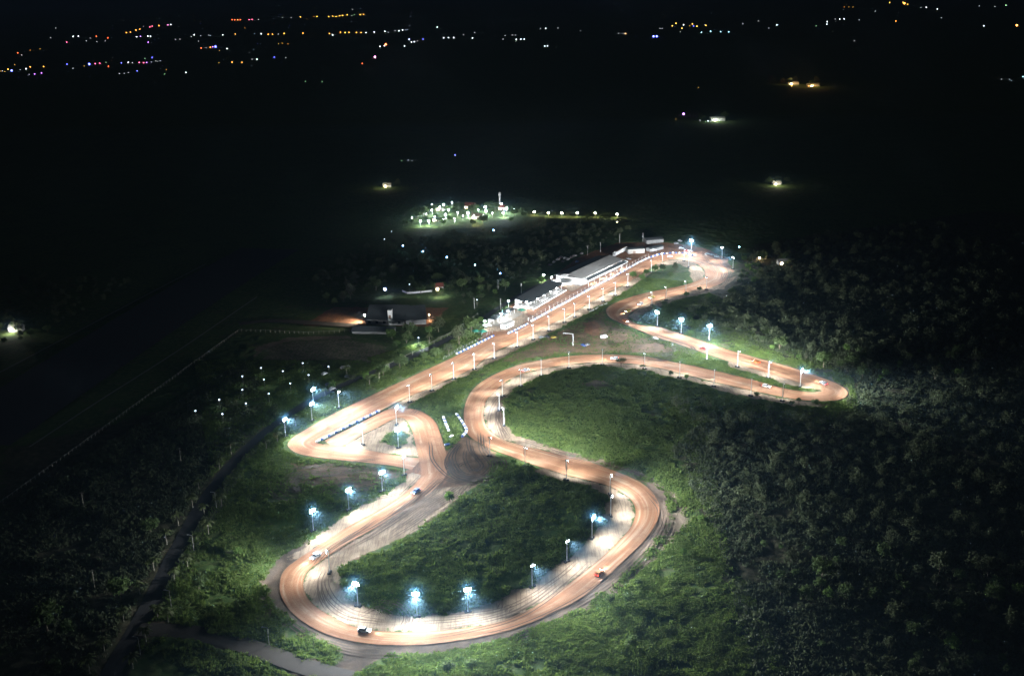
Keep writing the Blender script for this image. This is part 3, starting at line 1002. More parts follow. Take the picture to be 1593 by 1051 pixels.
def light(kind, name, energy, col, parent=None, loc=(0, 0, 0), rot=None, size=None, blend=.5, radius=.3):
    d = bpy.data.lights.new(name, kind)
    d.energy = energy
    d.color = col
    if kind == 'SPOT':
        d.spot_size = size
        d.spot_blend = blend
    d.shadow_soft_size = radius
    o = bpy.data.objects.new(name, d)
    C.objects.link(o)
    o.parent = parent
    o.location = loc
    if rot is not None: o.rotation_euler = rot
    return o


def flood(u, v, tu, tv, kind, label, power=1.0, beam=None, blocks=True, tilt=TILT, h=1.0):
    if beam is None: beam = 1.0 if v > 640 else .55
    q, g_ = at(u, v), at(tu, tv)
    rz = math.atan2(g_.y - q.y, g_.x - q.x) - math.pi / 2
    z = max(0.0, float(grid_val(hgt, np.array([q.x]), np.array([q.y]))[0]) - .1)
    e = empty('floodlight_pole', (q.x, q.y, z), rz)
    e.scale = (1, 1, h)
    tag(e, label, 'floodlight', 'floodlight poles round the track')
    link('pole', pole_me, e)
    if blocks: link('ballast_blocks', base_me, e)
    link('crossbar', bar_me[kind], e)
    spots = [(x, z_) for x in (-1.0, 0, 1.0) for z_ in (-.45, .33)] if kind == 'bank' else [(-.5, -.42), (.5, -.42)]
    for x, zz in spots:
        f = link('floodlight', house_me, e, (x, .5, PH + zz))
        f.rotation_euler = (-TILT * .8, 0, 0)
        link('lens', lensb_me if kind == 'bank' else lenss_me, f)
    light('SPOT', 'flood_beam', FLOODW * power * (1.25 if kind == 'bank' else 1.0), (.92, .97, 1.0), e, (0, 2.6, PH - .2),
          (math.pi / 2 - tilt, 0, 0), R(158), 1.0, .35)
    b = light('SPOT', 'far_beam', BEAMW * power * beam * (1.15 if kind == 'bank' else 1.0), (.94, .98, 1.0), e, (0, 1.9, PH + .3),
              (math.pi / 2 - R(9), 0, 0), R(46), 1.0, .35)
    b.scale = (2.4, 1, 1)
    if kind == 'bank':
        m_ = link('glare_halo', glare_halo_me, e, (0, .7, PH + .2))  # added volume ball, gives the bank a halo in place of lens glare
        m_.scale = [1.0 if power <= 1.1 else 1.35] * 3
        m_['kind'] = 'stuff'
        light('POINT', 'halo_fill', 6500 * power, (.55, .8, 1.0), e, (0, .8, PH + 1.0), radius=.25)  # added bluish fill that lights the halo ball and ground behind
    return e


glare_halo = NT('glare_halo_volume')  # scattering volume added round bank lamps to imitate their glare
glare_halo.t.nodes.remove(glare_halo.bsdf)
mv = glare_halo.n('ShaderNodeVolumePrincipled')
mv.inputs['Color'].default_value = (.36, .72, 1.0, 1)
ln = glare_halo.n('ShaderNodeVectorMath', operation='LENGTH')
glare_halo.l(glare_halo.n('ShaderNodeTexCoord').outputs['Object'], ln.inputs[0])
fall = glare_halo.math('POWER', glare_halo.math('SUBTRACT', 1.0, glare_halo.math('DIVIDE', ln.outputs['Value'], 9.0), True), 3.5)
glare_halo.l(glare_halo.math('MULTIPLY', fall, .015), mv.inputs['Density'])
glare_halo.mat.cycles.volume_step_rate = .6
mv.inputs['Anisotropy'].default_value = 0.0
glare_halo.l(mv.outputs[0], glare_halo.t.nodes['Material Output'].inputs['Volume'])
glare_halo_me = MB().ball((0, 0, 0), 9.0, n=20, m=12).mesh('glare_halo', glare_halo.mat, smooth=True)
B, P_ = 'bank', 'pair'
flood(513, 891, 470, 890, P_, 'slim floodlight pole at the inner edge of the bottom left curve')
flood(557, 943, 520, 985, B, 'bright floodlight pole left of the brightest one on the bottom infield')
flood(649, 960, 645, 1010, B, 'brightest floodlight pole, wide glowing bank in the middle of the bottom infield edge', 1.2)
flood(728, 952, 745, 1000, B, 'bright floodlight pole right of the brightest one on the bottom infield')
flood(828, 913, 870, 950, P_, 'floodlight pole on the lower right infield edge, next after the bright three')
flood(882, 874, 935, 905, P_, 'slim bluish floodlight pole below the glowing one on the right infield edge')
flood(921, 838, 975, 850, B, 'glowing round floodlight pole on the right edge of the bottom infield')
flood(950, 803, 1005, 800, P_, 'pale floodlight pole inside the right turn, lower of two in line')
flood(949, 770, 1010, 760, P_, 'pale floodlight pole inside the right turn, upper of two in line')
flood(881, 747, 905, 720, P_, 'floodlight pole at the dark upper corner of the bottom infield')
flood(817, 728, 840, 700, P_, 'floodlight pole beside the dark bushy tree on the pale verge')
flood(762, 710, 785, 685, P_, 'floodlight pole next to the churned mud, below the tyre walls')
flood(488, 828, 520, 850, B, 'glowing floodlight pole lowest on the grass left of the diagonal straight', 1.0, .35)
flood(543, 794, 580, 815, B, 'glowing floodlight pole in the middle of three left of the diagonal straight', 1.0, .35)
flood(595, 765, 630, 785, B, 'glowing floodlight pole uppermost of three left of the diagonal straight', 1.0, .35)
flood(629, 740, 655, 755, P_, 'dim slim floodlight pole where the triangle meets the diagonal straight', .5)
flood(565, 692, 530, 702, B, 'bright floodlight pole at the left of the triangle', .8, .35)
flood(620, 697, 640, 725, B, 'bright floodlight pole at the green patch inside the triangle', .8, .35)
flood(617, 661, 660, 665, B, 'bright floodlight pole at the top of the triangle', .8, .35)
flood(444.6, 680, 490, 690, B, 'glowing floodlight pole furthest left, outside the left corner')
flood(485.7, 655, 530, 665, B, 'glowing floodlight pole outside the left corner, next to the furthest left one')
flood(488, 632, 540, 645, B, 'glowing floodlight pole highest of the three behind the left corner')
flood(527.6, 635, 570, 645, P_, 'white floodlight pole with a side arm behind the left corner')
row = ['first', 'second', 'third', 'fourth', 'fifth', 'sixth', 'seventh', 'eighth', 'ninth', 'tenth', 'eleventh', 'twelfth', 'thirteenth', 'fourteenth']
for i, (u, v) in enumerate([(637.6, 626), (672, 608), (706, 590), (738, 575), (769, 558), (805, 540), (829.5, 528.5), (854, 515), (878, 502), (894, 494),
                            (916.6, 482), (938, 469.5), (957, 460), (976.6, 446)]):
    flood(u, v, u - 22, v - 16, P_, row[i] + ' floodlight pole along the main straight counted from the triangle', .85, .3)
flood(1013, 424, 1005, 412, P_, 'floodlight pole at the vivid green trees by the top hairpin', .8)
flood(1030, 412, 1025, 400, P_, 'floodlight pole inside the top hairpin, left of its crest', .8)
flood(1064, 406, 1065, 398, P_, 'floodlight pole inside the top hairpin under its crest', .8)
flood(1071, 416, 1095, 418, P_, 'floodlight pole inside the top hairpin on its right side', .8)
flood(1075, 392, 1070, 405, B, 'glowing floodlight pole above the crest of the top hairpin', 1.1)
flood(1123, 403, 1105, 415, P_, 'bluish floodlight pole outside the top hairpin on the right', .9)
flood(1140, 419, 1115, 425, P_, 'plain floodlight pole at the edge of the woods by the top hairpin', .6, 1.0)
flood(1099, 451, 1085, 442, P_, 'rightmost floodlight pole below the return straight', .7)
flood(1066.6, 458, 1050, 452, P_, 'second floodlight pole from the right below the return straight', .7)
flood(1036, 467, 1020, 460, P_, 'third floodlight pole from the right below the return straight', .7)
flood(1014, 475, 990, 470, P_, 'leftmost floodlight pole below the return straight', .7)
flood(1022.4, 507.6, 1005, 515, B, 'glowing floodlight pole left of three along the far right straight')
flood(1059.6, 519, 1050, 530, B, 'glowing floodlight pole in the middle of three along the far right straight')
flood(1103, 531, 1100, 545, B, 'glowing floodlight pole right of three along the far right straight')
flood(1099.6, 561, 1110, 548, P_, 'thin floodlight pole on the grass wedge between the right straights, first from the left', .85, 1.1)
flood(1147, 571, 1165, 558, P_, 'thin floodlight pole on the grass wedge between the right straights, second from the left', .85, 1.1)
flood(1195, 589, 1215, 575, P_, 'thin floodlight pole on the grass wedge between the right straights, third from the left', .85, 1.1)
flood(1244.6, 602, 1285, 608, B, 'glowing floodlight pole at the inner tip of the right hairpin', .9, 1.1)
flood(1217, 624, 1222, 612, P_, 'dim floodlight pole below the right hairpin, last of the lower row', .6)
flood(1168, 616, 1175, 602, P_, 'floodlight pole by the dark bush in the lower row of the right straight', .7)
flood(1110.5, 601, 1115, 588, P_, 'floodlight pole in the lower right row, next left of the dark bush', .7)
flood(1057, 588, 1060, 574, P_, 'floodlight pole between the small dark tree and the green sapling', .7)
flood(1002.6, 574, 1003, 562, P_, 'floodlight pole beside the small umbrella shaped tree', .7)
flood(937, 568, 935, 556, P_, 'floodlight pole left of the flat crowned tree on the infield rim', .7)
flood(885, 573, 882, 560, P_, 'floodlight pole on the infield rim, second left of the flat crowned tree', .8)
flood(842, 585, 832, 570, P_, 'floodlight pole on the infield rim, third left of the flat crowned tree', .8)
flood(810, 601, 795, 584, P_, 'floodlight pole at the upper end of the C shaped curve', .9)
flood(781.6, 617, 755, 602, P_, 'floodlight pole inside the C shaped curve, upper of three', .9)
flood(777, 639, 740, 632, P_, 'floodlight pole inside the C shaped curve, middle of three', .9)
flood(784, 662, 745, 665, P_, 'bluish floodlight pole inside the C shaped curve, lower of three', .9)

# lamp post in the infield with a long arm
q = at(891.4, 538)
e = tag(empty('street_lamp', q), 'white lamp post with a long side arm in the middle infield', 'street lamp')
MB().tube((0, 0, -.1), (0, 0, 9.5), .2, .14).build('pole', M['pole'], e)
MB().tube((0, 0, 9.3), (-6, 0, 9.9), .12, .1).build('arm', M['pole'], e)
MB().box(-7.2, -5.6, -.35, .35, 9.75, 10.05, bev=.08).build('lamp_head', M['white'], e)

# ------------------------------------------------------------------ small lamps of the field on the left and of the paths
sl_pole = MB().tube((0, 0, -.1), (0, 0, 7.0), .08, .06, 8).mesh('pole', M['wood'])
sl_head = MB().ball((0, 0, 7.0), .5, sz=.5).mesh('lamp_head', glow('lit_small', (.6, .75, 1.0), 6), smooth=True)
blue_m = glow('lit_blue', (.25, .5, 1.0), 70)
sl_head_b = MB().ball((0, 0, 7.0), .6, sz=.6).mesh('lamp_head', blue_m, smooth=True)


def small_lamp(u, v, label, group, power=900, head=None, col=(.8, .92, 1.0), h=7.0, cone=False):
    q = at(u, v, h)
    e = tag(empty('lamp_post', (q.x, q.y, 0)), label, 'lamp', group)
    link('pole', sl_pole, e)
    link('lamp_head', head or sl_head, e)
    e.scale = (1, 1, h / 7)
    if power:
        light('SPOT', 'lamp_beam', power, col, e, (0, 0, 6.3), (0, 0, 0), R(150), .8, .3)


for u, v in [(406, 572), (440, 577), (471, 564.5), (511, 570), (480, 583), (377, 585), (410.5, 590), (451.5, 596), (377, 606), (418, 612), (341, 621),
             (382.6, 627), (304, 638.5), (346, 643.5)]:
    small_lamp(u, v, 'slender lamp post with a small white light on the dark field left of the track', 'lamp posts on the dark field', 700)
small_lamp(651, 525, 'bright lamp post beside the access road below the farm barn', None, 45000)
for u, v in [(627, 382), (658, 391), (695, 400), (739, 412), (778, 425)]:
    small_lamp(u, v, 'small bluish lamp in the diagonal row through the dark wood', 'lamps in the diagonal row', 0, sl_head_b)
for u, v, lab in [(768, 358, 'bright lamp standing alone below the lit hamlet'), (598, 372, 'faint lamp left of the diagonal lamp row'),
                  (609, 360, 'faintest lamp above the diagonal lamp row'), (1150, 384, 'blue lamp in the woods right of the top hairpin'),
                  (637, 442, 'small lamp left of the white house'), (742, 466, 'small lamp by the access road near the terrace'),
                  (708, 242, 'lamp alone in the dark far beyond the hamlet')]:
    small_lamp(u, v, lab, None, 500 if u == 768 else 0, sl_head_b if u in (1150, 768) else sl_head)
small_lamp(599, 450, 'violet glowing lamp on the yard above the farm barn', None, 2500, MB().ball((0, 0, 7), 1.0, sz=.6).mesh('lamp_head', glow('lit_violet', (.45, .45, 1.0), 120)), (.6, .65, 1))

# ------------------------------------------------------------------ tyre stacks (white and blue) as barriers
def tyre_mesh(name, mat):
    m = MB()
    for k in range(3):
        z = .3 * k
        n = 12
        vs, fs = [], []
        prof = [(.32, z + .02), (.62, z), (.72, z + .08), (.72, z + .22), (.62, z + .3), (.32, z + .28)]
        for i in range(n):
            a = 2 * math.pi * i / n
            vs += [(r * math.cos(a), r * math.sin(a), zz) for r, zz in prof]
        L = len(prof)
        for i in range(n):
            j = (i + 1) % n
            fs += [(i * L + a, j * L + a, j * L + (a + 1) % L, i * L + (a + 1) % L) for a in range(L)]
        m.add(vs, fs)
    return m.mesh(name, mat, smooth=True)


ty_w, ty_b = tyre_mesh('tyre_stack', M['white']), tyre_mesh('tyre_stack', M['blue'])


def tyres(pts, step, wlab, blab, group, s=1.0, pattern=(1, 0)):
    P = ats(pts)[:, :2]
    seg = np.linalg.norm(np.diff(P, axis=0), axis=1)
    cum = np.concatenate([[0], np.cumsum(seg)])
    n = int(cum[-1] / step)
    for i in range(n + 1):
        d = i * step
        x, y = np.interp(d, cum, P[:, 0]), np.interp(d, cum, P[:, 1])
        w = pattern[i % len(pattern)]
        o = link('tyre_stack', ty_w if w else ty_b, None, (x + random.uniform(-.1, .1), y + random.uniform(-.1, .1), gz(x, y)), random.uniform(0, 6))
        o.scale = (s, s, s)
        tag(o, wlab if w else blab, 'tyre stack', group)


tyres([(493, 688), (540, 664), (592, 638.5)], 2.0, 'white tyre stack in the barrier along the top of the triangle', 'blue tyre stack in the barrier along the top of the triangle', 'tyre barrier of the triangle', 1.15, (1, 1, 0))
tyres([(711, 551), (738, 537.5), (768, 522.5)], 2.2, 'white tyre stack on the left side of the straight before the terrace', 'blue tyre stack on the left side of the straight before the terrace', 'tyre barrier before the terrace', 1.1, (1, 0))
tyres([(791, 519), (808, 511), (822, 503.5)], 2.2, 'white tyre stack on the straight just below the kiosk', 'blue tyre stack on the straight just below the kiosk', 'tyre barrier below the kiosk', 1.1, (1, 0))
tyres([(827, 500), (850, 487), (880, 471), (918, 450), (956, 430), (994, 408.5), (1010, 401)], 2.1, 'white tyre stack in the long barrier between main straight and paddock',
      'blue tyre stack in the long barrier between main straight and paddock', 'long tyre barrier of the paddock', 1.2, (1, 1, 1, 0))
tyres([(1010, 401), (1026, 396), (1046, 394), (1066, 394.5), (1084, 399)], 3.0, 'white tyre stack in the curved barrier round the crest of the top hairpin',
      'blue tyre stack in the curved barrier round the crest of the top hairpin', 'tyre barrier of the top hairpin', 1.3, (1, 0))
tyres([(690, 651), (694, 662), (698, 672)], 1.7, 'white tyre stack in the left of the two short walls beside the mud', 'blue tyre stack in the left of the two short walls beside the mud', 'left short tyre wall', 1.1, (1, 1, 0))
tyres([(710, 646), (719, 657), (726, 668), (725, 673), (718, 682)], 1.7, 'white tyre stack in the bent short wall beside the C shaped curve', 'blue tyre stack in the bent short wall beside the C shaped curve', 'bent short tyre wall', 1.1, (1, 1, 0))
for u, v, a, lab in [(696, 693, .3, 'blue and white padded block at the end of the left short tyre wall'), (702, 680, 1.0, 'white padded block between the two short tyre walls')]:
    q = at(u, v)
    e = tag(empty('padded_block', (q.x, q.y, gz(q.x, q.y)), a), lab, 'barrier block')
    MB().box(-1.6, 1.6, -.7, .7, -.05, .9, bev=.15).build('cushion', M['blue' if u < 700 else 'white'], e)
    MB().box(-1.62, -.6, -.73, .73, .2, .7, bev=.1).build('band', M['white' if u < 700 else 'blue'], e)
for i, (a, b, c, d) in enumerate([(917, 486.5, 924, 483), (926, 482, 931, 479.5), (933, 478.5, 938, 476), (940.5, 475, 944.6, 473)]):
    p0, p1 = at(a, b), at(c, d)
    L = (p1 - p0).length
    e = tag(empty('plastic_barrier', (p0.x, p0.y, gz(p0.x, p0.y)), math.atan2(p1.y - p0.y, p1.x - p0.x)), row[i] + ' white plastic barrier from the left on the grass by the ditch', 'barrier', 'white barriers by the ditch')
    MB().box(0, L, -.3, .3, .3, 1.0, bev=.08).build('panel', M['white'], e)
    MB().box(.1, L - .1, -.45, .45, -.05, .3, bev=.05).build('foot', M['white'], e)


# ------------------------------------------------------------------ cars
def car_parts(paint):
    b = MB()
    prof = [(-2.0, .35), (-2.05, .75), (-1.9, .98), (-.9, 1.02), (.85, .98), (1.85, .82), (2.05, .62), (2.0, .35)]
    n = len(prof)
    for s_, wid in ((-1, .85), (1, .85)):
        pass
    vs = [(x, -.86, z) for x, z in prof] + [(x, .86, z) for x, z in prof]
    fs = [tuple(range(n)), tuple(range(2 * n - 1, n - 1, -1))] + [(i, n + i, n + (i + 1) % n, (i + 1) % n) for i in range(n)]
    b.add(vs, fs)
    body = b.mesh('body', M[paint])
    c = MB()
    lo = [(-1.6, -.78), (.75, -.78), (.75, .78), (-1.6, .78)]
    hi = [(-1.25, -.62), (.15, -.62), (.15, .62), (-1.25, .62)]
    c.add([(x, y, 1.0) for x, y in lo] + [(x, y, 1.42) for x, y in hi], [(4, 5, 6, 7), (0, 1, 5, 4), (1, 2, 6, 5), (2, 3, 7, 6), (3, 0, 4, 7)])
    cab = c.mesh('windows', M['glass'])
    r = MB().box(-1.5, .35, -.74, .74, 1.40, 1.50, bev=.05).box(-1.95, -1.65, -.8, .8, 1.15, 1.22, bev=.03).mesh('roof', M[paint])
    return body, cab, r


wheel_me = MB().tube((0, -.13, 0), (0, .13, 0), .36, .36, 12).mesh('wheel', M['rubber'])
rim_me = MB().tube((0, -.145, 0), (0, .145, 0), .2, .2, 8).mesh('rim', M['silver'])
hl_me = MB().box(-.06, .06, -.2, .2, -.1, .1).mesh('headlight', M['headlight'])
hl_off = MB().box(-.06, .06, -.2, .2, -.1, .1).mesh('headlight', M['glass'])
tl_me = MB().box(-.05, .05, -.2, .2, -.09, .09).mesh('taillight', M['taillight'])
tl_off = MB().box(-.05, .05, -.2, .2, -.09, .09).mesh('taillight', M['red'])
CARS = {}


def car(u, v, tu, tv, paint, label, lit=True, name='race_car', cat='race car', z=.06, s=1.0, group=None):
    if paint not in CARS: CARS[paint] = car_parts(paint)
    q, g_ = at(u, v), at(tu, tv)
    e = tag(empty(name, (q.x, q.y, z if z < .1 else gz(q.x, q.y)), math.atan2(g_.y - q.y, g_.x - q.x)), label, cat, group)
    e.scale = (s, s, s)
    body, cab, roof = CARS[paint]
    link('body', body, e); link('windows', cab, e); link('roof', roof, e)
    for x in (-1.25, 1.3):
        for y in (-.84, .84):
            w = link('wheel', wheel_me, e, (x, y, .36))
            link('rim', rim_me, w)
    for y in (-.58, .58):
        link('headlight', hl_me if lit else hl_off, e, (2.0, y, .68))
        link('taillight', tl_me if lit else tl_off, e, (-2.03, y, .78))
    if lit:
        light('SPOT', 'headlight_beam', 9000, (1, .93, .8), e, (2.3, 0, .75), (math.pi / 2 - R(7), 0, -math.pi / 2), R(50), .7, .15)
    return e


car(567, 982, 600, 986, 'white', 'white race car on the bottom curve, seen from its left side', s=1.3)
car(491, 867, 470, 880, 'silver', 'race car with blazing headlights and red tail lamps entering the bottom left curve', s=1.3)
car(647, 766, 625, 780, 'blue', 'blue race car coming down the diagonal straight', s=1.3)
car(932, 893, 955, 870, 'orange', 'orange race car on the lower right of the bottom loop', s=1.3)
car(1192, 602, 1215, 607, 'white', 'white race car on the lower straight close to the right hairpin', s=1.3)
car(1281, 597.5, 1270, 592, 'silver', 'pale race car rounding the right hairpin', s=1.3)
car(1176, 564.5, 1150, 556, 'orange', 'orange race car on the upper right straight above the grass wedge', s=1.3)
car(1094, 543, 1070, 535, 'red', 'red race car left of the orange one on the upper right straight', False, s=1.3)
car(956, 559, 930, 558, 'white', 'white race car beside the flat crowned tree', s=1.3)
car(818, 577, 840, 570, 'silver', 'race car with lit headlamps at the upper end of the C shaped curve', s=1.3)
car(1042, 400, 1060, 399, 'white', 'white race car on the crest of the top hairpin', s=1.2)
car(1014, 464, 995, 470, 'yellow', 'pale yellow race car on the return straight', s=1.3)
car(996.5, 474, 985, 480, 'silver', 'race car with headlamps facing the viewer on the inner side of the return straight', s=1.3)
car(977, 485, 968, 488, 'yellow', 'yellow race car in the left bend, upper of the two', s=1.3)
car(973, 500.5, 985, 507, 'orange', 'dark orange race car in the left bend, lower of the two', s=1.3)
car(1020, 527.5, 1040, 532, 'white', 'small white buggy parked on the dirt beside the left bend', False, 'buggy', 'buggy')
for i, (u, v, p_) in enumerate([(842, 526, 'silver'), (852, 525.5, 'darkcar'), (861, 526.5, 'yellow'), (908, 538.5, 'blue'), (914, 538, 'silver')]):
    car(u, v, u + 10, v + random.uniform(-3, 3), p_, ['silver car parked on the middle infield, first beside the straight', 'dark car parked on the middle infield between silver and yellow ones',
        'yellow car parked on the middle infield beside the straight', 'blue car parked near the white lamp post with the arm', 'silver car parked right next to the blue one by the arm lamp post'][i], False, 'parked_car', 'car', .3)
for u, v, p_ in [(868, 405, 'white'), (873, 402, 'silver'), (879, 403, 'white'), (884, 405.5, 'white'), (889, 402, 'silver'), (894, 399.5, 'white'), (876, 408, 'darkcar'), (898, 408, 'blue'),
                 (862, 409, 'silver'), (856, 413, 'darkcar'), (905, 396, 'white')]:
    car(u, v, u + 8, v - 4 + random.uniform(-2, 2), p_, {'white': 'white', 'silver': 'silver', 'darkcar': 'dark', 'blue': 'blue'}[p_] + ' car parked in the row behind the long shed', False, 'parked_car', 'car', .5,
        1.15, 'cars parked behind the long shed')
for u, v, p_ in [(1060, 387, 'white'), (1067, 391, 'red'), (1074, 391.5, 'white'), (1052, 380, 'silver'), (1058, 377, 'white'), (1100, 396, 'white'), (1108, 397.5, 'silver'), (1115, 400, 'white'),
                 (973, 408, 'white'), (978, 404, 'silver'), (968, 412, 'darkcar')]:
    car(u, v, u + 8, v + random.uniform(-3, 3), p_, {'white': 'white', 'silver': 'silver', 'red': 'red'}.get(p_, 'dark') + (' car parked at the end of the long shed' if u < 1000 else ' car parked above the top hairpin'), False, 'parked_car', 'car', .3,
        1.15, 'cars parked around the paddock')
for u, v, p_ in [(505, 583, 'white'), (511, 600, 'silver'), (517, 606, 'white'), (541, 587, 'white'), (546, 588, 'silver'), (534, 573, 'white'), (540, 572, 'silver')]:
    car(u, v, u + 8, v - 3, p_, {'white': 'white', 'silver': 'silver'}[p_] + ' car parked under the palms behind the left corner', False, 'parked_car', 'car', .9, 1.1, 'cars parked behind the left corner')

# white van under a lamp in the infield
q = at(939.5, 526.5)
e = tag(empty('service_van', (q.x, q.y, .3), .5), 'white service van with an open lit side on the grass of the middle infield', 'van')
MB().box(-2.7, 2.0, -1.0, 1.0, .45, 2.5, bev=.12).box(2.0, 2.9, -.95, .95, .45, 1.5, bev=.1).build('body', M['white'], e)
MB().box(2.0, 2.06, -.85, .85, 1.55, 2.2).build('windscreen', M['glass'], e)
MB().box(-2.0, .6, -1.04, -1.01, .9, 2.0).build('lit_hatch', glow('lit_hatch', (.85, .95, 1), 1.5), e)
for x in (-1.7, 1.9):
    for y in (-.95, .95): link('wheel', wheel_me, e, (x, y, .36))
light('SPOT', 'hatch_light', 350, (.9, .96, 1), e, (-.7, -1.5, 2.4), (R(25), 0, 0), R(150), .6, .2)


# ------------------------------------------------------------------ buildings
def frame(p0, p1):
    """origin p0, x axis along p0->p1; returns (matrix angle, length)"""
    return math.atan2(p1.y - p0.y, p1.x - p0.x), (p1 - p0).length


def gable(name, label, p0, p1, depth, eave, rise, roofm, wallm, over=.6, z=.2, extra=None):
    """house whose front long side runs p0->p1 and which reaches depth to the left of it"""
    a, L = frame(p0, p1)
    e = tag(empty(name, (p0.x, p0.y, 0), a), label, 'building')
    w = MB()
    w.add([(0, 0, -.2), (L, 0, -.2), (L, depth, -.2), (0, depth, -.2), (0, 0, eave), (L, 0, eave), (L, depth, eave), (0, depth, eave), (0, depth / 2, eave + rise), (L, depth / 2, eave + rise)],
          [(0, 1, 5, 4), (2, 3, 7, 6), (1, 2, 6, 9, 5), (3, 0, 4, 8, 7)])
    w.build('wall', wallm, e)
    r = MB()
    t_ = .18
    dz = rise / (depth / 2) * over
    for s_ in (0, 1):
        y0, y1 = (-over, depth / 2) if s_ == 0 else (depth + over, depth / 2)
        zs = (eave - dz + .05, eave + rise + .05)
        q_ = [(-over, y0, zs[0]), (L + over, y0, zs[0]), (L + over, y1, zs[1]), (-over, y1, zs[1])]
        r.add(q_ + [(x, y, z_ + t_) for x, y, z_ in q_], [(3, 2, 1, 0), (4, 5, 6, 7), (0, 1, 5, 4), (1, 2, 6, 5), (2, 3, 7, 6), (3, 0, 4, 7)])
    r.build('roof', roofm, e)
    return e, L, depth


# long shed: open towards the straight
EV = 6.0
p0, p1, p2 = at(904.6, 433.5, EV), at(967.5, 404, EV), at(865.6, 427, EV)
a, L = frame(p0, p1)
dep = abs((p2 - p0).cross((p1 - p0).normalized()).z)
dep = max(16.0, min(dep, 34.0))
e = tag(empty('open_shed', (p0.x, p0.y, 0), a), 'long open shed with a pale gable roof, brightly lit inside, beside the main straight', 'shed')
for k in range(9):
    x = .3 + (L - .6) * k / 8
    for y in (.2, dep - .2):
        MB().box(x - .2, x + .2, y - .2, y + .2, -.2, EV - .1).build('column', M['white'], e)
r = MB()
ov, rise = 1.0, 2.6
for y0, y1 in ((-ov, dep / 2), (dep + ov, dep / 2)):
    q_ = [(-ov, y0, EV - .1), (L + ov, y0, EV - .1), (L + ov, y1, EV + rise), (-ov, y1, EV + rise)]
    r.add(q_ + [(x, y, z_ + .2) for x, y, z_ in q_], [(3, 2, 1, 0), (4, 5, 6, 7), (0, 1, 5, 4), (1, 2, 6, 5), (2, 3, 7, 6), (3, 0, 4, 7)])
ribs = int(L / 2.5)
for k in range(ribs):
    x = L * (k + .5) / ribs
    for y0, y1 in ((-ov, dep / 2), (dep + ov, dep / 2)):
        q_ = [(x - .05, y0, EV + .1), (x + .05, y0, EV + .1), (x + .05, y1, EV + rise + .2), (x - .05, y1, EV + rise + .2)]
        r.add([(a_, b_, c_ + .09) for a_, b_, c_ in q_], [(0, 1, 2, 3)])
r.build('roof', M['roofwhite'], e)
g = MB()
for x in (0, L): g.box(x - .1, x + .1, .45, dep - .45, EV - 1.6, EV - .15)
g.build('gable_wall', M['wall'], e)
MB().box(.5, L - .5, dep - .18, dep - .05, -.2, 3.4).build('back_wall', M['wall'], e)
MB().box(-2, L + 1, -1.5, dep - .5, .3, .42).build('floor', M['concrete'], e)
lt = MB()
q_ = [(4, -4.6, EV - 2.1), (L + 2, -4.6, EV - 2.1), (L + 2, -ov - .1, EV - .9), (4, -ov - .1, EV - .9)]
lt.add(q_ + [(x, y, z_ + .15) for x, y, z_ in q_], [(3, 2, 1, 0), (4, 5, 6, 7), (0, 1, 5, 4), (1, 2, 6, 5), (2, 3, 7, 6), (3, 0, 4, 7)])
lt.build('lean_to_roof', M['roofdark'], e)
MB().box(4, L + 2, -4.75, -4.62, EV - 2.4, EV - 1.85).build('fascia', M['white'], e)
for k in range(8): MB().tube((4.2 + (L - 2.4) * k / 7, -4.4, -.2), (4.2 + (L - 2.4) * k / 7, -4.4, EV - 2.1), .12).build('column', M['white'], e)
for k in range(4): light('SPOT', 'eave_light', 8000, (1, .97, .9), e, (L * (k + .5) / 4, -5.2, EV - 2.4), (R(-28), 0, 0), R(150), .7, .3)
tu_ = MB()
for k in range(6):
    x = L * (k + .5) / 6
    tu_.box(x - 1.2, x + 1.2, 1.5, 1.8, EV - .6, EV - .45)
tu_.build('tube_lamp', M['lampwhite'], e)
for k in range(4):
    light('SPOT', 'shed_light', 15000, (.92, .97, 1), e, (L * (k + .5) / 4, dep * .35, EV - .8), (R(-25), 0, 0), R(165), .3, .5)
light('SPOT', 'shed_light', 16000, (.92, .97, 1), e, (-1.4, dep / 2, EV - .3), (R(50), 0, R(-90) + R(180)), R(150), .5, .4)

# grandstand
p0, p1 = at(823, 471, 5.5), at(874, 442, 5.5)
a, L = frame(p0, p1)
e = tag(empty('grandstand', (p0.x, p0.y, 0), a), 'covered grandstand with a dark sloping roof and bright lamps under its edge', 'grandstand')
D = 13.0
r = MB()
q_ = [(-1, -1, 5.6), (L + 1, -1, 5.6), (L + 1, D, 7.4), (-1, D, 7.4)]
r.add(q_ + [(x, y, z_ + .2) for x, y, z_ in q_], [(3, 2, 1, 0), (4, 5, 6, 7), (0, 1, 5, 4), (1, 2, 6, 5), (2, 3, 7, 6), (3, 0, 4, 7)])
r.build('roof', M['roofdark'], e)
s = MB()
for k in range(5): s.box(0, L, -4 + k * 1.9, -4 + (k + 1) * 1.9 + (.0 if k < 4 else 3), -.2, .55 + .5 * k)
s.build('steps', plain('stand_steps', (.24, .22, .2), .8, 0, .5, 1.2), e)
for k in range(7):
    MB().tube((L * k / 6, .5, 1.5), (L * k / 6, .5, 5.7), .14).build('column', M['white'], e)
MB().box(0, L, D - .4, D - .15, -.2, 7.2).build('back_wall', M['wall'], e)
MB().box(-.2, L, -4.4, -4.2, .2, 1.3).build('front_rail', M['white'], e)
for k in range(6):
    x = .5 + (L - 1) * k / 5
    lh = MB().box(x - .7, x + .7, -1.35, -1.1, 5.35, 5.75, bev=.05).build('lamp', M['lampwhite'], e)
    if k % 2 == 0: light('SPOT', 'stand_light', 8000, (.88, .95, 1), e, (x, -1.6, 5.4), (R(30), 0, R(180)), R(160), .4, .4)
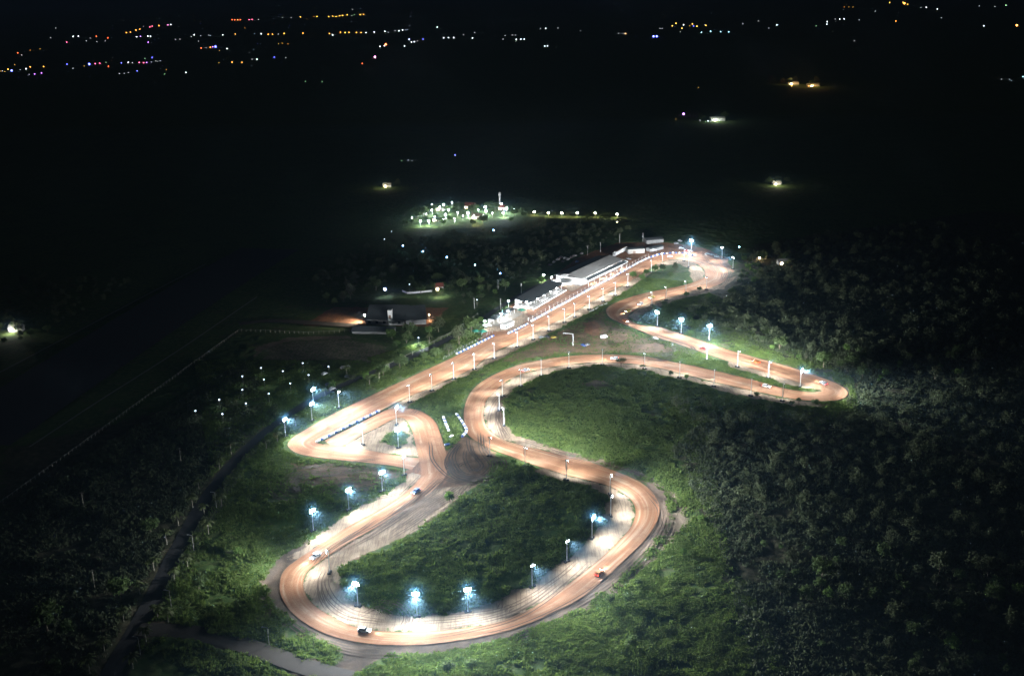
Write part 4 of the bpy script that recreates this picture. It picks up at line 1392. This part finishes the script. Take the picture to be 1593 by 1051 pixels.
for k in range(3):
    light('POINT', 'stand_light', 500, (.9, .96, 1), e, (L * (k + .5) / 3, 4, 5.0), radius=.5)
# lamps at the left end of the stand: three bright heads on short masts
for u, v, lab in [(791, 468.5, 'bright white lamp mast at the left end of the grandstand'), (806.6, 469, 'bright white lamp mast between the left end and the corner of the grandstand'), (819, 470, 'bright white lamp mast at the near corner of the grandstand'),
                  (845.6, 428, 'bright lamp mast at the back corner of the long shed, left of a pair'), (858, 431.5, 'bright lamp mast at the back corner of the long shed, right of a pair'),
                  (754, 500, 'bright lamp mast at the left end of the lit terrace'), (780, 488, 'bright lamp mast at the middle of the lit terrace'), (790, 484.5, 'bright lamp mast at the right end of the lit terrace')]:
    q = at(u, v, 6.5)
    e2 = tag(empty('lamp_mast', (q.x, q.y, 0)), lab, 'lamp')
    MB().tube((0, 0, -.1), (0, 0, 6.6), .12, .09).build('pole', M['pole'], e2)
    MB().ball((0, 0, 6.7), .75, sz=.6).build('lamp_head', M['lens'], e2, smooth=True)
    light('SPOT', 'mast_light', 4000, (.85, .94, 1), e2, (0, 0, 5.9), (R(18), 0, 0), R(160), .5, .4)

# lit terrace building
p0, p1 = at(768, 497, 4), at(800, 480, 4)
a, L = frame(p0, p1)
e = tag(empty('terrace_bar', (p0.x, p0.y, 0), a), 'low terrace building with a dark flat roof and a glaring white forecourt', 'building')
r = MB().box(-.8, L + .8, -1.5, 5.5, 4.0, 4.25, bev=.05).build('roof', M['roofdark'], e)
MB().box(0, L, 4.9, 5.1, -.2, 4).build('back_wall', M['wall'], e)
for k in range(6): MB().box(L * k / 5 - .12, L * k / 5 + .12, -.2, .05, -.2, 3.98).build('column', M['white'], e)
MB().box(-3, L + 2, -7, 4.9, .35, .5).build('floor', plain('sandy_floor', (.34, .29, .24), .85, 0, .4, .4), e)
for k in range(3): light('POINT', 'terrace_light', 900, (.92, .97, 1), e, (L * (k + .5) / 3, 1.5, 3.4), radius=.4)
for k in range(4): MB().box(L * (k + .5) / 4 - .8, L * (k + .5) / 4 + .8, -.6, -.3, 3.5, 3.75).build('lamp', M['lampwhite'], e)


def canopy(u, v, s_, mat, label, h=3.0, rz=.6):
    q = at(u, v)
    e = tag(empty('canopy_tent', (q.x, q.y, .2), rz), label, 'tent')
    m = MB()
    m.add([(-s_, -s_, h * .75), (s_, -s_, h * .75), (s_, s_, h * .75), (-s_, s_, h * .75), (0, 0, h * 1.15), (-s_, -s_, h * .65), (s_, -s_, h * .65), (s_, s_, h * .65), (-s_, s_, h * .65)],
          [(0, 1, 4), (1, 2, 4), (2, 3, 4), (3, 0, 4), (5, 6, 1, 0), (6, 7, 2, 1), (7, 8, 3, 2), (8, 5, 0, 3)])
    m.build('canopy', mat, e)
    for x in (-1, 1):
        for y in (-1, 1): MB().tube((x * s_ * .96, y * s_ * .96, -.1), (x * s_ * .96, y * s_ * .96, h * .74), .06).build('leg', M['white'], e)


canopy(740, 519, 2.2, M['green'], 'green canopy tent left of another one at the end of the terrace')
canopy(751, 519.5, 2.6, M['green'], 'green canopy tent right of its neighbour at the end of the terrace')
canopy(758, 510, 2.6, M['tent'], 'white canopy tent behind the green ones')
canopy(806, 482, 3.0, M['tent'], 'white canopy tent between terrace and grandstand')
canopy(812, 486, 2.4, M['green'], 'green canopy tent below the grandstand corner')
canopy(866, 440, 2.6, M['tent'], 'white canopy tent at the near end of the long shed')
p0, p1 = at(786, 512.5), at(800, 506)
e, L, D = gable('kiosk', 'white kiosk with large windows right beside the straight', p0, p1, 4.5, 3.4, .6, M['roofwhite'], M['wall'], .4)
for k in range(4): MB().box(L * (k + .15) / 4, L * (k + .85) / 4, -.06, -.02, 1.3, 2.6).build('window', M['glass'], e)
# judges' fence posts along the paddock barrier
e = None


def fence(name, label, pts, post_n, h, mats, rails=(1.0,), thick=.07, rr=.06, z=0.0):
    P = ats(pts)[:, :2]
    e = tag(empty(name, (P[0][0], P[0][1], z)), label, 'fence')
    o = np.array([P[0][0], P[0][1]])
    m = MB()
    for a_, b_ in zip(P[:-1] - o, P[1:] - o):
        for rz_ in rails: m.tube((a_[0], a_[1], h * rz_), (b_[0], b_[1], h * rz_), rr, rr, 5)
    m.build('rail', mats[0], e)
    seg = np.linalg.norm(np.diff(P, axis=0), axis=1)
    cum = np.concatenate([[0], np.cumsum(seg)])
    pme = MB().tube((0, 0, -.2), (0, 0, h + .1), thick, thick, 6).mesh('post', mats[1])
    for d in np.linspace(0, cum[-1], post_n):
        link('post', pme, e, (np.interp(d, cum, P[:, 0]) - o[0], np.interp(d, cum, P[:, 1]) - o[1], 0))
    return e


fence('catch_fence', 'tall thin post fence along the paddock side of the main straight', [(822, 500), (850, 484.5), (880, 468.5), (918, 448), (956, 428), (994, 406.5), (1009, 399.5)], 34, 3.0, (M['bar'], M['white']), (.5, 1.0), .1, .03)
fence('guard_fence', 'pale rail fence along the access road behind the straight', [(592, 577), (617, 565.5), (647.5, 550), (704.6, 520), (743.6, 492)], 16, 2.6, (M['concrete'], M['concrete']), (1.0,), .12, .11)
fence('field_fence', 'long fence of pale posts beside the dark runway on the left', [(-10, 793), (100, 713), (236, 614), (372, 516), (420, 517), (480, 520), (560, 516)], 100, 2.0, (M['bar'], M['wood']), (.9,), .13, .03, .1)
fence('hedge_fence', 'thin wire fence along the left verge before the terrace', [(690, 560), (712, 547), (738, 533.5), (766, 519)], 18, 2.2, (M['bar'], M['bar']), (.5, 1.0), .08, .03)

# trailers and containers at the end of the paddock
p0, p1 = at(955, 399.5), at(971, 391)
a, L = frame(p0, p1)
e = tag(empty('box_truck', (p0.x, p0.y, .2), a), 'white box truck with a rusty roof behind the long shed', 'truck')
MB().box(3.2, L + 3, -1.6, 1.6, 1.0, 4.3, bev=.08).build('box_body', M['white'], e)
MB().box(3.2, L + 3, -1.6, 1.6, 4.31, 4.45).build('roof', M['rust'], e)
MB().box(0, 3.0, -1.4, 1.4, .6, 3.2, bev=.2).build('cab', M['white'], e)
MB().box(-.05, .0, -1.2, 1.2, 1.9, 2.8).build('windscreen', M['glass'], e)
for x in (1.2, L * .7, L + .5):
    for y in (-1.4, 1.4):
        w = link('wheel', wheel_me, e, (x, y, .5)); w.scale = (1.5, 1.5, 1.5)
p0, p1 = at(977, 395), at(1003, 393.5)
e, L, D = gable('white_hall', 'white flat hall behind the end of the paddock, right of the box truck', p0, p1, 9, 4.2, .5, M['roofdark'], M['concrete'], .3)
MB().box(L * .3, L * .45, -.05, -.01, 0, 2.6).build('door', M['rust'], e)
p0, p1 = at(1006, 380), at(1032, 378)
e, L, D = gable('low_barn', 'dark low barn above the white hall', p0, p1, 10, 4.0, 1.2, M['roofdark'], M['barnwall'])
p0, p1 = at(1012, 392), at(1032, 387.5)
e, L, D = gable('small_shed', 'small shed with a cream wall by the top hairpin', p0, p1, 6, 3.0, .8, M['roofdark'], M['barnwall'])
canopy(1016, 392, 2.4, M['tent'], 'cream canopy tent beside the white hall')

# farm barn with tower
p0, p1 = at(570, 505), at(628, 506)
e, L, D = gable('farm_barn', 'large dark roofed barn with a pale front wall and a small tower', p0, p1, 34, 4.6, 6.5, M['roofdark'], M['barnwall'], .8)
for k in range(5): MB().box(L * (k + .25) / 5, L * (k + .6) / 5, -.06, -.02, 1.2, 3.2).build('window', M['glass'], e)
MB().box(L * .6, L * .6 + 3, -1.2, 2.2, -.2, 12).box(L * .6 - .3, L * .6 + 3.3, -1.5, 2.5, 12, 12.5, bev=.1).build('tower', M['wall'], e)
MB().box(L * .6 + .6, L * .6 + 2.4, -1.26, -1.21, 5.5, 8.5).build('tower_panel', M['rust'], e)
p0, p1 = at(632, 506), at(663, 504)
gable('side_barn', 'dark roofed side barn right of the tower', p0, p1, 34, 4.4, 6.0, M['roofdark'], M['barnwall'], .8)
p0, p1 = at(548, 519), at(612, 520)
gable('long_stable', 'long low dark roofed stable in front of the barn', p0, p1, 9, 2.2, 2.4, M['roofdark'], M['barnwall'], .6)
q = at(571, 500)
e = tag(empty('wall_lamp_post', (q.x - 1.5, q.y - 1, 0)), 'bright lamp at the left corner of the barn', 'lamp')
MB().tube((0, 0, -.1), (0, 0, 5.4), .1).build('pole', M['pole'], e)
MB().ball((0, 0, 5.6), .7).build('lamp_head', M['lampwhite'], e)
light('SPOT', 'barn_light', 60000, (1, .86, .66), e, (-1.2, 0, 6.2), (R(58), 0, R(95)), R(120), 1.0, .3)
q = at(668, 500)
e = tag(empty('wall_lamp_post', (q.x, q.y, 0)), 'warm lamp lighting red earth right of the side barn', 'lamp')
MB().tube((0, 0, -.1), (0, 0, 5.4), .1).build('pole', M['pole'], e)
MB().ball((0, 0, 5.6), .4).build('lamp_head', M['lampwarm'], e)
light('SPOT', 'barn_light', 5000, (1, .8, .55), e, (.6, 0, 5.0), (R(30), 0, R(-60)), R(150), .7, .3)
# white house above it
p0, p1 = at(677, 453), at(690, 452)
e, L, D = gable('white_house', 'lit white house with a reddish roof among dark trees', p0, p1, 8, 4, 2.0, M['rooftile'], M['wall'])
MB().box(L * .2, L * .4, -.06, -.02, 1, 2.6).build('window', M['lampwarm'], e)
MB().box(L * .6, L * .8, -.06, -.02, 0, 2.4).build('door', M['rust'], e)
light('POINT', 'house_light', 2600, (.95, 1, .95), None, tuple(at(680, 455, 4.5)), radius=.4)
light('POINT', 'house_light', 1600, (.9, 1, .9), None, tuple(at(693, 452, 4.5)), radius=.4)
p0, p1 = at(628, 456), at(660, 455.5)
e = fence('garden_wall', 'low white lit garden wall left of the white house', [(626, 454), (634, 457), (645, 456.5), (672, 454)], 12, 1.4, (M['white'], M['white']), (.3, .65, 1.0), .2, .28)
for u in (632, 650, 666):
    light('POINT', 'wall_light', 260, (.9, .97, 1), None, tuple(at(u, 458, 2.0)), radius=.2)

# the hamlet by the lake
for i, (u0, v0, u1, v1, dep_, ev, rs, rf, lab, pw) in enumerate([
    (722, 325, 736, 326, 9, 4, 3, 'rooftile', 'hamlet house with a steep red roof, highest of the cluster', 1500),
    (733, 341, 748, 342, 9, 4, 2, 'rust', 'hamlet house with an orange lit front wall', 3500),
    (775, 327, 785, 328, 7, 4, 2, 'rooftile', 'hamlet house with a red gable under the tall white tower', 2500),
    (678, 328, 690, 329, 7, 3, 1.5, 'roofwhite', 'pale roofed hamlet house among the trees on the left', 1500),
    (672, 345, 684, 345, 7, 3, 1.5, 'roofdark', 'dark roofed hamlet house nearest the lower left lamps', 1800)]):
    p0, p1 = at(u0, v0), at(u1, v1)
    e, L, D = gable('village_house', lab, p0, p1, dep_, ev, rs, M[rf], M['wall'])
    MB().box(L * .15, L * .4, -.06, -.02, 1, 2.6).build('window', M['lampwarm'], e)
    MB().box(L * .6, L * .8, -.06, -.02, 0, 2.4).build('door', M['rust'], e)
    light('POINT', 'house_light', pw * 1.6, (1, .75, .5) if i == 1 else (.92, 1, .95), None, tuple(at((u0 + u1) / 2, v0 + 3, 4.5)), radius=.4)
q = at(777.5, 320)
e = tag(empty('water_tower', (q.x, q.y, 0)), 'tall white water tower at the right of the hamlet', 'tower')
MB().tube((0, 0, -.2), (0, 0, 15), 1.0, .8, 12).build('shaft', M['wall'], e)
MB().tube((0, 0, 12), (0, 0, 15.5), 1.5, 1.5, 12).tube((0, 0, 15.5), (0, 0, 16.3), 1.5, .3, 12).build('tank', M['wall'], e)
light('SPOT', 'tower_light', 1200, (.9, .95, 1), e, (1, -9, 1), (R(135), 0, 0), R(70), .5, .3)
hv = [(690, 318, 1), (672, 327, 1), (659, 328, 0), (650, 334, 0), (641, 338, 0), (693, 334, 2), (667, 343, 1), (703, 314.5, 0), (755, 322, 3), (756, 328, 3), (780, 317, 2), (788, 324, 3), (672, 318, 0),
      (737, 335, 0), (750, 337, 0), (800, 325, 0), (663, 333, 0), (676, 337, 0), (684, 322, 0), (698, 326, 1), (712, 331, 0), (720, 336, 0), (728, 331, 3), (744, 326, 0), (766, 331, 0), (783, 331, 3), (654, 344, 1), (690, 341, 0), (707, 340, 0)]  # here all but the first few are lamps added to brighten the hamlet
hmesh = [MB().ball((0, 0, 6), r_, sz=.8).mesh('lamp_head', m_) for r_, m_ in ((.45, M['lampwhite']), (.8, M['lampwhite']), (1.0, glow('lit_pale_blue', (.6, .7, 1), 110)), (1.2, M['lens_soft']))]
for u, v, k in hv:
    q = at(u, v, 6)
    e = tag(empty('lamp_post', (q.x, q.y, 0)), ['small white lamp among the trees of the hamlet', 'strong white lamp on the left side of the hamlet', 'pale blue lamp in the hamlet', 'glaring white lamp by the houses on the right side of the hamlet'][k],
            'lamp', 'lamps of the hamlet by the lake')
    MB().tube((0, 0, -.1), (0, 0, 6), .1).build('pole', M['pole'], e)
    link('lamp_head', hmesh[k], e)
    light('POINT', 'village_light', (3000, 9000, 7000, 12000)[k], (.9, 1, .9) if k < 2 else (.85, .93, 1), e, (0, -1.2, 4.6), radius=.4)
# lakeside lamps
lkh = MB().ball((0, 0, 5), 1.0, sz=.8).mesh('lamp_head', glow('lit_lake_lamp', (1, .85, .6), 90))
for i, (u, v) in enumerate([(831, 329.5), (853, 331), (874, 331.5), (898, 331.5), (926, 331.5), (960, 333)]):
    q = at(u, v, 5)
    e = tag(empty('lamp_post', (q.x, q.y, 0)), row[i] + ' warm lamp from the hamlet in the row along the lake shore', 'lamp', 'lamps along the lake shore')
    MB().tube((0, 0, -.1), (0, 0, 5), .12).build('pole', M['pole'], e)
    link('lamp_head', lkh, e)
    light('SPOT', 'shore_light', 1600, (1, .75, .3), e, (0, -.4, 4.2), (0, 0, 0), R(150), .6, .3)

# lone lights further out: a lit yard each, with a lamp, a building and trees
for u, v, pw, col, rad, lab, tl_ in [
    (600, 291, 5000, (1, .9, .6), .5, 'small farmhouse in a pool of light beyond the hamlet', 'tree beside the farmhouse beyond the hamlet'),
    (1207, 288, 9000, (1, .9, .65), .9, 'lone farmhouse with a pale tower in the dark woods on the right', 'tree beside the lone farmhouse in the woods on the right'),
    (1110, 188, 16000, (.9, 1, .85), 2.2, 'far farmhouse with a row of lights right of the dazzling lamp', 'tree beside the far farmhouse by the dazzling lamp'),
    (1230, 131, 22000, (1, .6, .25), 2.2, 'far orange lit farmhouse in the upper right', 'tree beside the far orange lit farmhouse'),
    (1262, 134, 16000, (1, .6, .2), .8, 'second orange lit house right of the far orange farmhouse', 'tree beside the second orange lit house'),
    (18, 516, 7000, (1, .95, .9), 1.1, 'lit white hut at the left edge beyond the runway', 'tree beside the lit hut at the left edge'),
    (1180, 403, 2500, (1, .7, .4), .3, 'orange lit hut in the woods right of the top hairpin', 'tree beside the orange lit hut'),
    (1215, 412, 500, (1, 1, 1), .3, 'small white lit hut deeper in the woods right of the top hairpin', 'tree beside the small white hut')]:
    p0 = at(u - 4, v + 1)
    D_ = p0.length
    Lh = 10 if v > 250 else 26
    e, L, D = gable('farmhouse', lab, p0, p0 + Vector((Lh, 1.0, 0)), Lh * .6, 3.2 * (1 if v > 250 else 1.6), 2.0, M['roofwhite'], M['wall'])
    MB().box(L * .2, L * .4, -.06, -.02, 1, 2.6).build('window', M['lampwarm'], e)
    s_ = D_ / 900
    light('POINT', 'yard_light', pw, col, None, (p0.x + Lh * .3, p0.y - 4 * s_, 4.5 * s_), radius=.5)
    for k in range(4):
        tree(p0.x + random.uniform(-22, 26) * max(1, s_ * .7), p0.y + random.uniform(2, 18) * max(1, s_), pick((3, 1, 5, 2, 0, 0, 0)), random.uniform(1.0, 1.6) * max(1, s_ * .6), tl_, 'trees of the lone farms', z=0)

# ------------------------------------------------------------------ far town lights
COL = dict(w=(.8, .88, 1.0), o=(1.0, .36, .07), y=(1.0, .55, .1), p=(1.0, .16, .32), b=(.12, .15, 1.0), v=(.5, .2, 1.0), r=(1.0, .15, .05), c=(.4, .8, 1.0), g=(.4, .9, .45), k=(1.0, .3, .85))
CN = dict(w='white', o='orange', y='amber', p='pink', b='blue', v='violet', r='red', c='pale blue', g='green', k='magenta')
tm = {}
for k, c in COL.items():
    for s_, st in ((0, 3.5), (1, 9), (2, 22)):
        tm[k, s_] = MB().tube((0, 0, -1), (0, 0, .9), .06, .05, 5).ball((0, 0, 1.0), (.2, .33, .6)[s_], 1, 8, 6).mesh('street_lamp', M['pole'], glow('town_%s_lamp_%d' % (CN[k].replace(' ', '_'), s_), c, st))


def town(txt, ox, oy, sc, where, group):
    for w in txt.split():
        c, x, y = w.split(',')
        s_ = 1
        if c[-1] in '012': s_, c = int(c[-1]), c[0]
        u, v = ox + float(x) / sc, oy + float(y) / sc
        q = at(u, v)
        Dm = math.hypot(q.y, H)
        k = Dm / 1041 * 1.25
        qq = at(u, v, k)
        o = link('street_lamp', tm[c, s_], None, (qq.x, qq.y, 0))
        o.location.z = k - k
        o.scale = (k, k, k)
        tag(o, '%s%s lamp %s' % ({0: 'faint ', 1: 'small ', 2: 'bright '}[s_], CN[c], where), 'street lamp', group)


Z = 3.9825
town('y0,5,441 y0,30,445 y,50,430 y0,92,402 b2,72,438 w0,125,432 w,162,427 o,187,415 o,270,413 w0,180,463 v,215,459 v,257,453 w0,15,440', 0, 0, Z,
     'in the cluster at the left edge of the distant town', 'town lights at the left edge')
town('r,110,328 w0,134,342 o0,187,312 y0,248,304 p,413,262 w,453,227 w,485,225 w0,535,255 w0,560,238 r,597,226 w0,600,258 w0,652,254 r,668,236 w0,314,235 w0,345,175', 0, 0, Z,
     'in the slanting upper row left of the pink lamps', 'town lights in the slanting upper left row')
town('o,783,203 o,808,200 o,842,187 o,866,182 p,928,168 p,943,163 o,985,160 k,1040,155 w,1058,154 w,846,229 v,870,227 w,916,225 w,932,226 v,918,262 w0,890,164', 0, 0, Z,
     'in the climbing row of pink and orange lamps at upper left', 'town lights in the climbing row')
town('b,415,399 y0,522,410 b2,553,398 p,590,395 p,618,392 g0,656,388 r,672,412 b,752,390 w,795,388 w0,820,390 p,863,388 p,890,390 v,908,388 b,943,357 g0,898,364 w0,937,385 w0,965,378 w0,992,377 b,850,440 g0,1020,460 o0,1030,432 w,1152,450 w0,740,457 w0,770,456 w0,795,450 w0,452,424', 0, 0, Z,
     'in the lower row of town lamps at upper left', 'town lights in the lower left row')
town('w,1203,216 w0,1243,222 w0,1294,218 w,1380,217 w0,1185,228 w0,1115,244 w0,1087,245 w0,1230,257 r,1246,299 o,1303,294 v,1318,291 b2,1335,290 o0,1360,314 w,1407,302 w0,1277,298', 0, 0, Z,
     'around the blue lamp left of the amber rows', 'town lights around the blue lamp')
town('r,84,124 r,100,124 o,118,124 r,135,124 p,190,123 p,208,122 w0,248,122 o0,163,173 o,104,212 w0,25,217 w,264,210 o,308,214 o,334,213 w0,370,212 y,406,209 o,523,207 o,687,209 w,707,218', 340, 0, Z,
     'in the red and orange rows at the top', 'town lights in the red and orange rows')
town('o,755,201 y,785,203 o,808,202 o,854,203 o,883,203 w,914,204 w,964,200 w,1030,195 w0,1050,202 w0,1093,192 w,1118,192 w,1140,187 w0,1160,186 y0,372,271 y0,395,269 o0,430,272', 340, 0, Z,
     'in the long level row of amber and white lamps at the top', 'town lights in the long level row')
town('y,508,106 o0,590,104 y,610,103 y,683,104 y,707,101 y,728,104 y,750,99 y,768,97 y,797,93 w0,825,98 g0,842,92 y,878,92 o,898,90 w0,830,60 w0,450,110 w0,395,110', 340, 0, Z,
     'in the topmost amber row', 'town lights in the topmost amber row')
town('w,1000,288 r2,1036,276 w,1027,285 k2,969,354 r,891,394 w,1152,286 w,1181,245 b,1183,243 w,1213,259 w,1195,262 b,1267,244 w0,1232,255 w,1355,169 w,1395,235 w,1425,234 w,1457,234 w0,1518,215 w,1573,236 w0,1587,203', 340, 0, Z,
     'around the magenta lamp left of the top centre', 'town lights around the magenta lamp')
town('o,84,386 o,145,387 y0,2,390 w0,208,368 w,238,368 b,346,355 w0,416,358 g0,538,505 g0,642,507', 340, 0, Z, 'in the short row below the long level row', 'town lights in the short row')
town('w0,182,221 w0,228,218 w0,246,219 w0,170,244 w,252,246 w,280,244 w,301,244 w,428,287 w,445,286 w,434,177 w0,402,178 w0,510,174 o,929,209 w0,885,207 w0,650,192', 740, 0, Z,
     'in the sparse white row at the top centre', 'town lights at the top centre')
town('b2,1102,226 b2,1122,226 w0,1142,177 w0,1155,178 y,1218,161 y,1241,146 w,1288,155 y,1278,176 y0,1325,161 b,1350,162 y,1342,150 y,1371,163 y,1426,158 c,1398,202 c,1456,195 c,1517,197 c,1567,198 w0,1268,198 y0,1380,543', 740, 0, Z,
     'in the mixed cluster right of top centre', 'town lights right of the top centre')
town('v2,1288,706 c,1495,738 w,1520,741 w,1541,741 w,1440,750 g0,1425,754 w0,1455,752 w0,1390,746 y0,1240,738', 740, 0, Z, 'beside the far farmhouse with the dazzling lamp', 'lamps of the far farmhouse')
Z2 = 3.231
town('y,918,14 y,985,12 o2,992,18 y,1008,22 o0,690,36 y0,712,36 y0,734,37 w,1102,38 w,1157,47 w0,1075,39 g,1502,28 w0,1368,30 w0,1447,34', 1100, 0, Z2, 'in the orange cluster at the top right', 'town lights at the top right')
town('w0,180,120 w,351,126 w0,310,142 w0,259,106 w,604,110 w,602,123 g0,548,131 w,666,97 w,689,97 w0,643,97 w0,764,101 o,949,107 w,1391,131 o2,1557,128 w0,740,206 w0,845,57 w0,1178,90', 1100, 0, Z2,
     'in the scattered row under the top right', 'town lights under the top right')
town('r2,419,415 y,425,432 o,510,432 o,530,430 o0,545,432 c,1588,386 w0,1480,398 w0,1520,399', 1100, 0, Z2, 'near the far orange lit farmhouse', 'lamps of the far orange farms')
town('g0,625,250 w0,635,249 w0,641,250 b,708,241', 0, 0, 1.0, 'in the dark beyond the hamlet', 'lamps beyond the hamlet')

# tall bare poles in the dark on the left
for i, (u, v, lab) in enumerate([(131, 792, 'bare pale pole in the dark scrub, upper of two left of the palm road'), (148, 916, 'bare pale pole in the dark scrub, lower of two left of the palm road'),
                                 (282, 721, 'bare pale pole standing nearest the field of small lamps')]):
    q = at(u, v)
    e = tag(empty('utility_pole', (q.x, q.y, .4)), lab, 'pole')
    MB().tube((0, 0, -.3), (0, 0, 9.5), .17, .12).build('shaft', M['wood'], e)
    MB().box(-.9, .9, -.06, .06, 8.9, 9.05).build('crossarm', M['wood'], e)
for u, v, lab in [(738, 481, 'slim pale pole by the access road left of the terrace roof'), (779, 482, 'slim pale pole behind the terrace roof'), (775, 451, 'slim pale pole in the scrub above the terrace'),
                  (811, 457, 'slim pale pole behind the left end of the grandstand'), (914, 397, 'slim pole in the dark behind the long shed'), (934, 392, 'slim pole between the long shed and the dark wood'),
                  (964, 378, 'slim pole behind the box truck'), (1000, 377, 'slim pole behind the white hall')]:
    q = at(u, v)
    e = tag(empty('utility_pole', (q.x, q.y, .1)), lab, 'pole')
    MB().tube((0, 0, -.3), (0, 0, 9.5), .15, .11).build('shaft', M['white'], e)
    MB().box(-.8, .8, -.06, .06, 8.9, 9.05).build('crossarm', M['wood'], e)
for i, (u, v) in enumerate([(267, 946), (219, 1020), (302, 858), (337, 790), (419, 1005)]):
    q = at(u, v)
    e = tag(empty('street_lamp', (q.x, q.y, .4)), ['unlit pale street lamp by the start of the gravel road', 'unlit street lamp nearest the bottom edge beside the palm road', 'unlit street lamp by the third palm group on the road',
                                                 'unlit street lamp highest on the palm road', 'thin unlit lamp post on the bright grass below the bottom left curve'][i], 'street lamp')
    MB().tube((0, 0, -.3), (0, 0, 8.5), .12, .09).build('pole', M['concrete'], e)
    MB().tube((0, 0, 8.4), (-1.6, 0, 8.8), .07).box(-2.3, -1.5, -.18, .18, 8.72, 8.9, bev=.05).build('lamp_head', M['bar'], e)

# ------------------------------------------------------------------ haze, sky, render
hz = MB().box(-14000, 14000, -3500, 16000, -1.0, 262.0).build('haze', (NT('haze_air').mat,))
tag(hz, kind='stuff')
ht = hz.data.materials[0].node_tree
ht.nodes.remove(ht.nodes['Principled BSDF'])
pv = ht.nodes.new('ShaderNodeVolumePrincipled')
pv.inputs['Color'].default_value = (.55, .75, 1.0, 1)
pv.inputs['Density'].default_value = 8e-5
pv.inputs['Anisotropy'].default_value = .3
ht.links.new(pv.outputs[0], ht.nodes['Material Output'].inputs['Volume'])

# the dust the cars raise: a low even layer over the whole track
du = MB().box(-900, 1100, 150, 1900, -.6, 17.0).build('dust', (NT('dust_air').mat,))
tag(du, kind='stuff')
dt = du.data.materials[0].node_tree
dt.nodes.remove(dt.nodes['Principled BSDF'])
dv = dt.nodes.new('ShaderNodeVolumePrincipled')
dv.inputs['Color'].default_value = (.32, .68, 1.0, 1)  # tinted blue so the layer also gives the lamps halos
dv.inputs['Density'].default_value = 4.5e-4
dv.inputs['Anisotropy'].default_value = .5
dt.links.new(dv.outputs[0], dt.nodes['Material Output'].inputs['Volume'])

w = bpy.data.worlds.new('World')
S.world = w
w.use_nodes = True
bg = w.node_tree.nodes['Background']
sky = w.node_tree.nodes.new('ShaderNodeTexSky')
sky.sky_type = 'NISHITA'
sky.sun_disc = False
sky.sun_elevation = R(-4)
sky.sun_rotation = R(250)
w.node_tree.links.new(sky.outputs[0], bg.inputs['Color'])
bg.inputs['Strength'].default_value = .06

fill_sun = light('SUN', 'night_fill', .055, (.55, .72, 1.0), None, (0, 0, 400), (R(38), 0, R(250)))  # added faint fill so the unlit fields and runway show
fill_sun.data.angle = R(.5)

S.view_settings.view_transform = 'Standard'
S.view_settings.look = 'None'
S.view_settings.exposure = 0
S.view_settings.gamma = 1
S.render.engine = 'CYCLES'
cy = S.cycles
cy.max_bounces = 4
cy.diffuse_bounces = 2
cy.glossy_bounces = 2
cy.transmission_bounces = 1
cy.volume_bounces = 0
cy.sample_clamp_indirect = 2.0
cy.use_denoising = True
cy.use_light_tree = True
cy.caustics_reflective = False
cy.caustics_refractive = False
S.render.film_transparent = False
